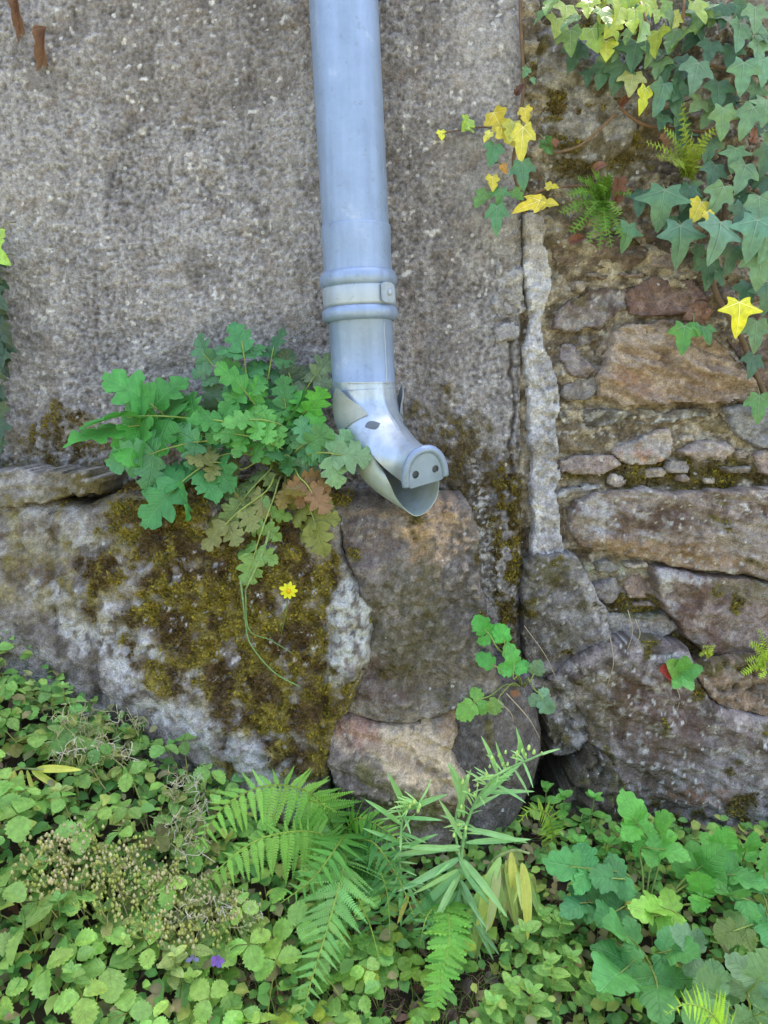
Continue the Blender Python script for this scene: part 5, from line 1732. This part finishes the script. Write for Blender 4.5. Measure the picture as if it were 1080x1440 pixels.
for (a, b) in ((700, 1062), (712, 1058), (722, 1064), (735, 1056), (745, 1052), (752, 1058), (760, 1060), (706, 1075), (690, 1078), (684, 1090), (672, 1104), (668, 1118), (655, 1092), (650, 1100), (660, 1112), (648, 1135), (690, 1066), (714, 1075), (728, 1060), (741, 1062), (646, 1160), (640, 1175), (678, 1096), (584, 1128), (590, 1134), (578, 1134), (570, 1130), (586, 1140), (655, 1165)):
    bud(fb, a + random.uniform(-2, 2), b, -.312 + random.uniform(-.006, .004), random.uniform(.0035, .006))

wl_ = empty('wilting_plant', PG(705, 1290, 0), 'drooping plant with yellowing lance leaves right of the fleabane', 'plant')
tube('stem', [PG(690, 1320, 0), P(685, 1260, -.27), P(690, 1215, -.28), P(720, 1196, -.29), P(745, 1200, -.30)], (.003, .0016), M_STEM, wl_, color=lin(156, 168, 110), n=7, loc=wloc(wl_))
for k in range(24):
    t = k / 23
    bx_, by_ = 686 + 58 * t, 1214 - 18 * math.sin(t * 3) + 4
    tx_, ty_ = bx_ + random.uniform(-42, 46), by_ + random.uniform(70, 140) * (1 - .35 * t)
    colr = random.choice((lin(146, 178, 92), lin(164, 178, 88), lin(134, 172, 98), lin(188, 184, 84), lin(166, 160, 98)))
    lance(wl_, bx_ + random.uniform(-8, 8), by_ + random.uniform(-4, 16), tx_, ty_, -.285 + random.uniform(-.01, .01), random.uniform(-.36, -.28), colr, k=random.choice((0, 1, 2)), w=random.uniform(.9, 1.3))
yl_ = empty('yellowed_plant', PG(-10, 1130, 0), 'yellowing lance leaved plant at the foot of the bank', 'plant')
tube('stem', [PG(-20, 1140, 0), P(10, 1085, -.30), P(60, 1082, -.32)], (.0025, .0012), M_STEM, yl_, color=lin(150, 160, 100), loc=wloc(yl_))
for a in ((20, 1083, 8, 1140), (30, 1083, 26, 1130), (45, 1083, 80, 1108), (10, 1083, -20, 1120), (5, 1085, -14, 1100), (50, 1082, 92, 1078), (38, 1083, 48, 1120), (20, 1083, 22, 1120)):
    lance(yl_, *a, -.31, -.335, random.choice((lin(206, 190, 62), lin(184, 186, 80), lin(214, 196, 84))), w=1.2)


# ------------------------------------------------------------------ celandine clump at the lower right
def ground_celandine(px_, py_, label, leaves, lift=.0):
    root = PG(px_, py_, 0)
    c_ = empty('celandine', root, label, 'plant')
    for b_, t_, y0, y1, sz, colr, prs in leaves:
        B, T_ = P(*b_, y0), P(*t_, y1)
        pinnate_leaf(c_, root + Vector((random.uniform(-.01, .01), 0, 0)), B, T_, sz, colr, (random.uniform(-.2, .2), -.62, .8), prs, tw=.2)
    return c_


G1, G2, G3 = lin(108, 186, 90), lin(86, 160, 98), lin(146, 206, 96)
ground_celandine(900, 1300, 'bright green celandine clump in front of the pitted boulder', [
    ((915, 1190), (890, 1150), -.19, -.20, .044, G1, 2), ((930, 1200), (925, 1165), -.20, -.22, .038, G1, 1), ((900, 1195), (935, 1195), -.21, -.24, .036, lin(96, 168, 86), 1),
    ((960, 1240), (990, 1215), -.22, -.24, .044, lin(98, 168, 84), 2), ((985, 1235), (1035, 1230), -.22, -.25, .044, lin(92, 160, 92), 2), ((985, 1270), (990, 1250), -.25, -.28, .040, G1, 1),
    ((960, 1290), (930, 1275), -.28, -.31, .044, G3, 1), ((940, 1290), (915, 1285), -.30, -.33, .036, G3, 1), ((1000, 1200), (1010, 1190), -.20, -.21, .036, G1, 1), ((1040, 1210), (1050, 1195), -.19, -.20, .032, G1, 1)])
ground_celandine(860, 1340, 'dark bluish green celandine leaf on a pale stalk beside the bright clump', [
    ((885, 1232), (800, 1218), -.27, -.31, .046, G2, 2), ((880, 1240), (860, 1235), -.28, -.30, .040, lin(74, 136, 90), 1), ((850, 1270), (815, 1270), -.29, -.32, .036, lin(80, 140, 94), 2), ((880, 1275), (860, 1285), -.30, -.33, .040, lin(76, 136, 84), 1)])
ground_celandine(930, 1430, 'broad leaved celandine below the bright clump', [
    ((900, 1345), (870, 1370), -.36, -.41, .056, lin(86, 152, 92), 1), ((905, 1340), (880, 1315), -.35, -.37, .048, lin(86, 148, 88), 1), ((920, 1345), (945, 1335), -.36, -.39, .046, lin(84, 150, 94), 1), ((915, 1360), (925, 1390), -.38, -.42, .046, lin(80, 140, 82), 1), ((950, 1370), (965, 1385), -.36, -.38, .038, lin(74, 134, 78), 1)])
ground_celandine(1075, 1330, 'celandine with rounded leaves partly hidden at the right of the clump', [
    ((1060, 1270), (1030, 1260), -.26, -.29, .046, lin(94, 162, 92), 1), ((1075, 1280), (1080, 1300), -.27, -.30, .044, G2, 1), ((1070, 1250), (1075, 1225), -.24, -.25, .044, lin(88, 156, 88), 1), ((1060, 1300), (1030, 1310), -.3, -.33, .036, lin(108, 138, 78), 1)])
ground_celandine(1040, 1450, 'dull grey green celandine in the shade under the rounded leaves', [
    ((1030, 1420), (1000, 1395), -.42, -.45, .046, lin(104, 150, 108), 2), ((1050, 1400), (1070, 1370), -.42, -.44, .044, lin(112, 152, 116), 2), ((1050, 1430), (1075, 1425), -.44, -.47, .046, lin(104, 148, 104), 1), ((985, 1350), (975, 1330), -.38, -.39, .040, lin(100, 142, 112), 1), ((1020, 1430), (985, 1430), -.46, -.5, .044, lin(100, 150, 100), 1)])


# ------------------------------------------------------------------ low herbs with opposite leaves
def herb(px_, py_, h, label, col, n=4, L=.034, group=None, lean=(0, -.2)):
    g0 = PG(px_, py_, .0)
    hb = empty('leafy_herb', g0, label, 'plant', group)
    top = g0 + Vector((lean[0] * h, lean[1] * h, h))
    tube('stem', [g0, g0.lerp(top, .5) + rv(.004), top], (.0016, .0009), M_STEM, hb, color=jit(lin(116, 136, 78)), loc=wloc(hb), n=5, m=4)
    for k in range(n):
        t = .35 + .65 * k / (n - 1)
        q = g0.lerp(top, t)
        a = random.uniform(0, 3.1) + k * 1.57
        for s in (0, math.pi):
            d = Vector((math.cos(a + s), math.sin(a + s), .35 - .5 * (1 - t)))
            inst('leaf', random.choice(OVA), basis(q, d, Vector((0, -.4, 1)) + rv(.15), L * (1.15 - .5 * t) * random.uniform(.85, 1.15)), hb, jit(col))
    for s in (0, 2.1, 4.2):
        d = Vector((math.cos(s), math.sin(s), .9))
        inst('leaf', random.choice(OVA), basis(top, d, Vector((0, -.4, 1)) + rv(.15), L * .5), hb, jit(col * 1.15))
    return hb


for i, (a, b, h) in enumerate(((735, 1385, .07), (770, 1420, .06), (745, 1450, .05), (800, 1400, .05), (715, 1440, .05), (835, 1440, .05), (785, 1360, .06), (760, 1340, .05), (690, 1455, .04))):
    herb(a, b, h * 1.3, 'low mint-like herb with toothed opposite leaves in front of the wilting plant', lin(130, 178, 100), 4, .032, 'mint-like herbs at the ground front')
for i, (a, b, h) in enumerate(((790, 1180, .08), (830, 1190, .09), (765, 1160, .07), (850, 1230, .06), (810, 1230, .06), (870, 1210, .05))):
    herb(a, b, h, 'smooth round leaved herb between the boulder and the celandine clump', lin(110, 178, 88), 3, .030, 'round leaved herbs beside the boulder')

# ------------------------------------------------------------------ wild strawberry and other ground leaves
spots = []
tries = 0
while len(spots) < 230 and tries < 9000:
    tries += 1
    x, y = random.uniform(-.72, .03), random.uniform(-.66, -.16)
    q = np.array([[x, y, float(zg(x, y)) + .05]])
    a, b = proj(q); a, b = a[0], b[0]
    if not (-30 < a < 520 and 895 < b < 1475): continue
    if b < 918 + .56 * a: continue
    if 60 < a < 330 and 1170 < b < 1300 and random.random() < .75: continue
    if 290 < a < 520 and 1120 < b < 1290 and random.random() < .85: continue
    if 390 < a < 500 and random.random() < .8: continue
    if a > 380 and random.random() < .6: continue
    if any((x - s[0]) ** 2 + (y - s[1]) ** 2 < .029 ** 2 for s in spots): continue
    spots.append((x, y))
seeds_ = []
for s in spots:
    if all((s[0] - c_[0]) ** 2 + (s[1] - c_[1]) ** 2 > .075 ** 2 for c_ in seeds_): seeds_.append(s)
plants_ = []
for s in seeds_:
    p_ = Vector((s[0], s[1], float(zg(*s))))
    plants_.append(empty('wild_strawberry', p_, 'wild strawberry plant with toothed three-part leaves on the bank below the mossy rock', 'plant', 'wild strawberry plants covering the bank'))
for (x, y) in spots:
    k = min(range(len(seeds_)), key=lambda i: (seeds_[i][0] - x) ** 2 + (seeds_[i][1] - y) ** 2)
    pl_ = plants_[k]
    z0 = float(zg(x, y))
    top = Vector((x, y, z0 + random.uniform(.03, .085)))
    r0_ = Vector(pl_.location)
    shade = random.uniform(.7, 1.2)
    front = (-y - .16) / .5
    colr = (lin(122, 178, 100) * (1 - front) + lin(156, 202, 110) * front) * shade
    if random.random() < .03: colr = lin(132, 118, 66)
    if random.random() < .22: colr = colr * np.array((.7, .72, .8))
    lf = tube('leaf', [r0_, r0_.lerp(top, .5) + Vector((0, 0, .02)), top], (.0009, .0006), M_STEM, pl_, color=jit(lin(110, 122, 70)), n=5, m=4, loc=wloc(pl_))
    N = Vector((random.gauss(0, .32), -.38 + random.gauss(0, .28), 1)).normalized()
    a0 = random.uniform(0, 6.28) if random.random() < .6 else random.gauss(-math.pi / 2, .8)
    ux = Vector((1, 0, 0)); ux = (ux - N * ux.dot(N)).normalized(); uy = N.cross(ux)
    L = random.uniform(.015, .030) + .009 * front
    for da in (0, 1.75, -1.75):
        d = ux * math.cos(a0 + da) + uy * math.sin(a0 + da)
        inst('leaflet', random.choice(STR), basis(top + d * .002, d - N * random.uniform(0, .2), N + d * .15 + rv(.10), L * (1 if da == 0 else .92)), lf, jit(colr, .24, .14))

hr = random.Random(9)
k = 0
while k < 26:
    a, b = hr.uniform(0, 470), hr.uniform(930, 1440)
    if b < 960 + .56 * a: continue
    k += 1
    herb(a, b, hr.uniform(.05, .08), 'small pale nettle-like herb growing up between the wild strawberry leaves', hr.choice((lin(132, 180, 102), lin(150, 190, 108), lin(112, 164, 92), lin(158, 184, 120))), 5, hr.uniform(.017, .026), 'nettle-like herbs on the bank', lean=(hr.uniform(-.3, .3), -.3))

# clover-like small plants near the litter
for i, (a, b) in enumerate(((470, 1310), (500, 1330), (520, 1350), (545, 1370), (505, 1385), (475, 1400), (455, 1350), (535, 1410), (560, 1340), (585, 1375), (445, 1425), (650, 1345), (600, 1440), (420, 1445))):
    g0 = PG(a, b, .02)
    g0.z = float(zg(g0.x, g0.y))
    c_ = empty('clover', g0, 'small three-leaved yellow green plant at the edge of the leaf litter', 'plant', 'small three-leaved plants by the litter')
    for q in range(4):
        top = g0 + Vector((random.uniform(-.022, .022), random.uniform(-.02, .02), random.uniform(.018, .045)))
        lf = tube('leaf', [g0, top], .0007, M_STEM, c_, color=jit(lin(134, 150, 84)), n=4, m=3, loc=wloc(c_))
        colr = random.choice((lin(128, 172, 76), lin(108, 160, 76), lin(150, 176, 70)))
        a0 = random.uniform(0, 6)
        for da in (0, 2.09, 4.18):
            d = Vector((math.cos(a0 + da), math.sin(a0 + da), .05))
            inst('leaflet', random.choice(STR[1:]), basis(top, d, Vector((0, -.4, 1)) + rv(.15), random.uniform(.014, .021), 1.05), lf, jit(colr))


# ------------------------------------------------------------------ dried seed-head plants on the left
def dry_plant(spots_px, label, y0, n, kind):
    root = PG(*spots_px[0], 0)
    d_ = empty('dry_seed_plant', root, label, 'plant')
    for k in range(n):
        a, b, ra, rb = spots_px[1]
        th = random.uniform(0, 6.28); rr_ = math.sqrt(random.random())
        tx_, ty_ = a + ra * rr_ * math.cos(th), b + rb * rr_ * math.sin(th)
        g_ = PG(tx_, ty_, .06 + .03 * random.random())
        base = Vector((g_.x + random.uniform(-.03, .03), g_.y + .02, float(zg(g_.x, g_.y + .02))))
        tube('stem', [base, base.lerp(g_, .6) + rv(.006), g_], (.0011, .0006), M_STEM, d_, color=jit(random.choice((lin(168, 156, 112), lin(140, 152, 96)))), n=4, m=3, loc=wloc(d_))
        if kind == 'seed':
            Vs, Fs = [], []
            for q in range(9):
                c0 = rv(.0075); s = random.uniform(.0014, .0026)
                v_, f_ = tube_geo([c0 - Vector((0, 0, s)), c0, c0 + Vector((0, 0, s * 1.2))], [s * .5, s, s * .4], 5)
                o_ = len(Vs); Vs += v_; Fs += [tuple(i + o_ for i in f) for f in f_]
            mesh_obj('seed_head', Vs, Fs, M_STEM, d_, g_, color=jit(random.choice((lin(192, 182, 132), lin(168, 168, 108), lin(144, 158, 92)))))
        else:
            Vs, Fs = [], []
            for q in range(4):
                e = rv(.009) + Vector((0, 0, .006)); m_ = e * .5 + rv(.005)
                pp_ = smooth_path([Vector((0, 0, 0)), m_, e, e + rv(.006)], 4)
                v_, f_ = tube_geo(pp_, [.00045] * len(pp_), 4)
                o_ = len(Vs); Vs += v_; Fs += [tuple(i + o_ for i in f) for f in f_]
            mesh_obj('curled_pod', Vs, Fs, M_STEM, d_, g_, color=jit(random.choice((lin(206, 198, 172), lin(180, 176, 130), lin(150, 150, 100)))))
        for _q in range(2):
            inst('leaf', random.choice(OVA), basis(base.lerp(g_, .75), rv(1) + Vector((0, -.6, .2)), (0, -.5, 1), random.uniform(.014, .026)), d_, jit(random.choice((lin(132, 166, 96), lin(150, 164, 104), lin(112, 154, 84)))))
    return d_


dry_plant([(120, 1260), (130, 1215, 100, 55)], 'beige seed-head plant in the middle of the strawberry bank', 0, 70, 'seed')
dry_plant([(250, 1290), (255, 1270, 110, 60)], 'faded olive seed plant between the fern and the beige seed heads', 0, 70, 'seed')
dry_plant([(150, 1090), (130, 1040, 75, 40)], 'withered plant with pale curled pods just under the mossy rock', 0, 36, 'curl')
dry_plant([(265, 1180), (262, 1150, 36, 60)], 'pale curled pods and hairs at the tip of the fern', 0, 30, 'curl')
dry_plant([(310, 1320), (300, 1290, 60, 26)], 'dry pale tendrils below the lower fern frond', 0, 16, 'curl')

# purple flower
pf = empty('purple_flower', PG(306, 1375, 0), 'tiny purple flower among the strawberry leaves', 'flower')
pc = PG(306, 1350, .095)
tube('stem', [Vector(pf.location), pc], .0008, M_STEM, pf, color=lin(110, 130, 80), loc=wloc(pf))
for k in range(5):
    a = 1.256 * k
    inst('petal', PET, basis(pc, (math.cos(a), -.3, math.sin(a)), (0, -.9, .5), .009, 1.6), pf, jit(lin(140, 104, 190), .08))
for k in range(3):
    a = 1.6 * k
    inst('petal', PET, basis(pc + Vector((-.028, 0, .002)), (math.cos(a), -.3, math.sin(a)), (0, -.9, .5), .008, 1.4), pf, jit(lin(132, 128, 170), .08))

# ------------------------------------------------------------------ dead leaves
DEAD = [leaf_mesh('dead_leaf', lobed(80 + i, .62), (0, .5), M_LEAF, curl(.6, 1.2, .16, 70 + i), (0, .35, .7, 1)) for i in range(3)]


def dead(M, col, label, group=None):
    o = link(bpy.data.objects.new('dead_leaf', DEAD[random.randrange(3)]))
    o.matrix_world = M
    g_ = float(np.mean(col)); o.color = (*[float(v * .7 + g_ * .22) for v in col], 1)
    tag(o, label, 'dead leaf', group)
    return o


def on_wall(a, b, y_): return P(a, b, y_)


for (a, b, tx, ty, lab) in ((24, -6, 26, 62, 'farther from'), (66, 38, 50, 112, 'nearer to')):
    B, T_ = P(a, b, -.022), P(tx, ty, -.018)
    dead(basis(B, T_ - B, (.2, -1, .1), (T_ - B).length, .42), lin(158, 116, 82), 'shrivelled brown leaf on the roughcast, of two the one %s the downpipe' % lab, 'shrivelled leaves on the roughcast')
for (a, b, tx, ty, y_, c_, lab) in ((835, 240, 850, 228, -.05, lin(164, 108, 84), 'russet dry leaf above the tufted wall fern'), (800, 342, 820, 330, -.03, lin(156, 96, 72), 'red brown dry leaf under the tufted wall fern'), (868, 250, 872, 285, -.04, lin(140, 92, 66), 'brown dry leaf standing right of the tufted wall fern'),
                                    (872, 150, 880, 140, -.03, lin(150, 92, 60), 'small rusty leaf on the bare twig by the ivy'), (925, 195, 945, 205, -.03, lin(168, 116, 72), 'tan dry leaf left of the upright wall fern'), (1055, 200, 1060, 190, -.04, lin(176, 120, 92), 'pinkish dry leaf among the dark ivy leaves'),
                                    (725, 135, 735, 118, -.03, lin(112, 72, 54), 'dark brown leaf on the ivy stem above the yellow leaves'), (782, 208, 774, 200, -.04, lin(176, 124, 96), 'pale rusty leaf at the end of the bare twig')):
    B, T_ = P(a, b, y_), P(tx, ty, y_ - .006)
    dead(basis(B, T_ - B, (.1, -1, .3), max(.02, (T_ - B).length), 1.1), c_, lab, 'russet leaves caught on the stone wall')
LIT = 'small fallen brown leaf on the bare soil under the drooping fern frond'
for (a, b, c_, L_, lab) in ((35, 1040, lin(120, 84, 62), .05, 'large dark brown fallen leaf below the mossy rock'), (70, 1010, lin(112, 84, 72), .045, 'purplish brown fallen leaf beside the large dark one'), (10, 1000, lin(140, 96, 64), .04, 'orange brown fallen leaf among the strawberry leaves of the bank'),
                            (485, 1436, lin(176, 104, 56), .05, 'big rusty orange leaf lying at the edge of the leaf litter'), (590, 1405, lin(150, 120, 100), .034, 'broad pale brown leaf in the middle of the leaf litter'), (660, 1400, lin(128, 106, 88), .03, LIT), (380, 1385, lin(150, 92, 62), .03, 'reddish fallen leaf right of the purple flower'),
                            (640, 1420, lin(140, 112, 92), .03, LIT), (560, 1425, lin(132, 104, 86), .03, LIT), (680, 1375, lin(136, 122, 108), .026, LIT), (620, 1385, lin(144, 120, 104), .026, LIT), (550, 1395, lin(124, 96, 76), .028, LIT), (186, 1145, lin(206, 140, 60), .02, 'bright orange withered leaf between the curled pods'),
                            (600, 1220, lin(160, 140, 100), .02, 'straw coloured leaf behind the fleabane stem'), (767, 1195, lin(176, 166, 156), .025, 'pale grey fallen leaf under the curled fern tip'), (1000, 1405, lin(196, 196, 190), .03, 'whitish dry leaf on the dull grey green celandine')):
    g_ = PG(a, b, .015)
    dead(basis(g_, rv(1) + Vector((0, -.3, 0)), (random.gauss(0, .3), -.5, 1), L_, 1.2), c_, lab, 'fallen leaves on the ground')

# ------------------------------------------------------------------ uncountable cover: small leaves, grass, litter
def scatter_leaves(name, label, cat, n, region, cols, size, lift, mat, elong=1.6, keep=None):
    Vs, Fs, Cs = [], [], []
    i = 0; t_ = 0
    while i < n and t_ < n * 6:
        t_ += 1
        x, y = random.uniform(*region[0]), random.uniform(*region[1])
        z = float(np.interp(0, [0], [0])) + ZG(x, y)
        if keep is not None and not keep(x, y, z): continue
        q = Vector((x, y, z + random.uniform(*lift)))
        N = Vector((random.gauss(0, .45), random.gauss(-.35, .35), 1)).normalized()
        a = random.uniform(0, 6.28)
        d = Vector((math.cos(a), math.sin(a), random.gauss(0, .3))); d = (d - N * d.dot(N)).normalized()
        s = d.cross(N)
        L = random.uniform(*size); w = L / elong * .5
        c_ = jit(random.choice(cols), .25)
        b = len(Vs)
        Vs += [q, q + d * L * .35 + s * w + N * w * .3, q + d * L * .75 + s * w * .8 + N * w * .2, q + d * L - N * L * .12, q + d * L * .75 - s * w * .8 + N * w * .2, q + d * L * .35 - s * w + N * w * .3, q + d * L * .5]
        Fs += [(b, b + 1, b + 6), (b + 1, b + 2, b + 6), (b + 2, b + 3, b + 6), (b + 3, b + 4, b + 6), (b + 4, b + 5, b + 6), (b + 5, b, b + 6)]
        Cs += [c_ * .95] * 6 + [c_ * 1.05]
        i += 1
    o = mesh_obj(name, Vs, Fs, mat, col=np.array(Cs))
    tag(o, label, cat, kind='stuff')


_gx = np.linspace(-1.2, 1.2, 121)
_gy = np.linspace(-1.2, .1, 131)
_GZ = zg(*np.meshgrid(_gx, _gy, indexing='ij'))


def ZG(x, y):
    i = min(119, max(0, int((x + 1.2) / .02))); j = min(129, max(0, int((y + 1.2) / .01)))
    return float(_GZ[i, j])


def in_litter(x, y, z):
    a, b = proj(np.array([[x, y, z]]))
    return ((a[0] - 600) / 120) ** 2 + ((b[0] - 1410) / 70) ** 2 < 1


scatter_leaves('ground_cover', 'dense low green leaves carpeting the ground between the plants', 'ground cover', 14000, ((-.85, .85), (-.72, -.10)), [lin(120, 172, 98), lin(104, 158, 92), lin(140, 186, 102), lin(90, 138, 82), lin(158, 182, 106), lin(156, 150, 104)], (.010, .024), (.004, .05), M_COVER, 1.5, keep=lambda x, y, z: not in_litter(x, y, z) or random.random() < .12)
scatter_leaves('leaf_litter', 'brown leaf litter on the bare soil', 'leaf litter', 2200, ((-.85, .85), (-.72, -.08)), [lin(112, 88, 72), lin(134, 112, 94), lin(92, 72, 58), lin(150, 128, 104), lin(120, 84, 62)], (.008, .024), (.001, .012), M_LITTER, 2.2)
Vs, Fs, Cs = [], [], []
for k in range(1500):                                       # grass blades and fine stems
    x, y = random.uniform(-.8, .8), random.uniform(-.7, -.12)
    if random.random() < .55:
        g_ = PG(random.uniform(300, 860), random.uniform(1330, 1450), 0); x, y = g_.x, g_.y
    z = ZG(x, y)
    h = random.uniform(.02, .06); a = random.uniform(0, 6.28)
    d = Vector((math.cos(a), math.sin(a), 0)); s = Vector((-d.y, d.x, 0)) * random.uniform(.0004, .0011)
    dry = random.random() < .45
    c_ = jit(random.choice((lin(150, 132, 104), lin(172, 156, 120), lin(120, 96, 76))) if dry else random.choice((lin(104, 146, 72), lin(128, 160, 84))), .2)
    lean = random.uniform(.3, 1.6) if not dry else random.uniform(.8, 3)
    b = len(Vs)
    for t in (0, .4, .75, 1):
        q = Vector((x, y, z)) + d * (h * lean * t * t * .7) + Vector((0, 0, h * (t - .35 * t * t * min(lean, 2.2))))
        w_ = 1 - .85 * t
        Vs += [q - s * w_, q + s * w_]; Cs += [c_, c_]
    for t in range(3):
        Fs.append((b + 2 * t, b + 2 * t + 1, b + 2 * t + 3, b + 2 * t + 2))
o = mesh_obj('grass', Vs, Fs, M_COVER, col=np.array(Cs))
tag(o, 'thin grass blades and dry stems scattered over the ground', 'grass', kind='stuff')
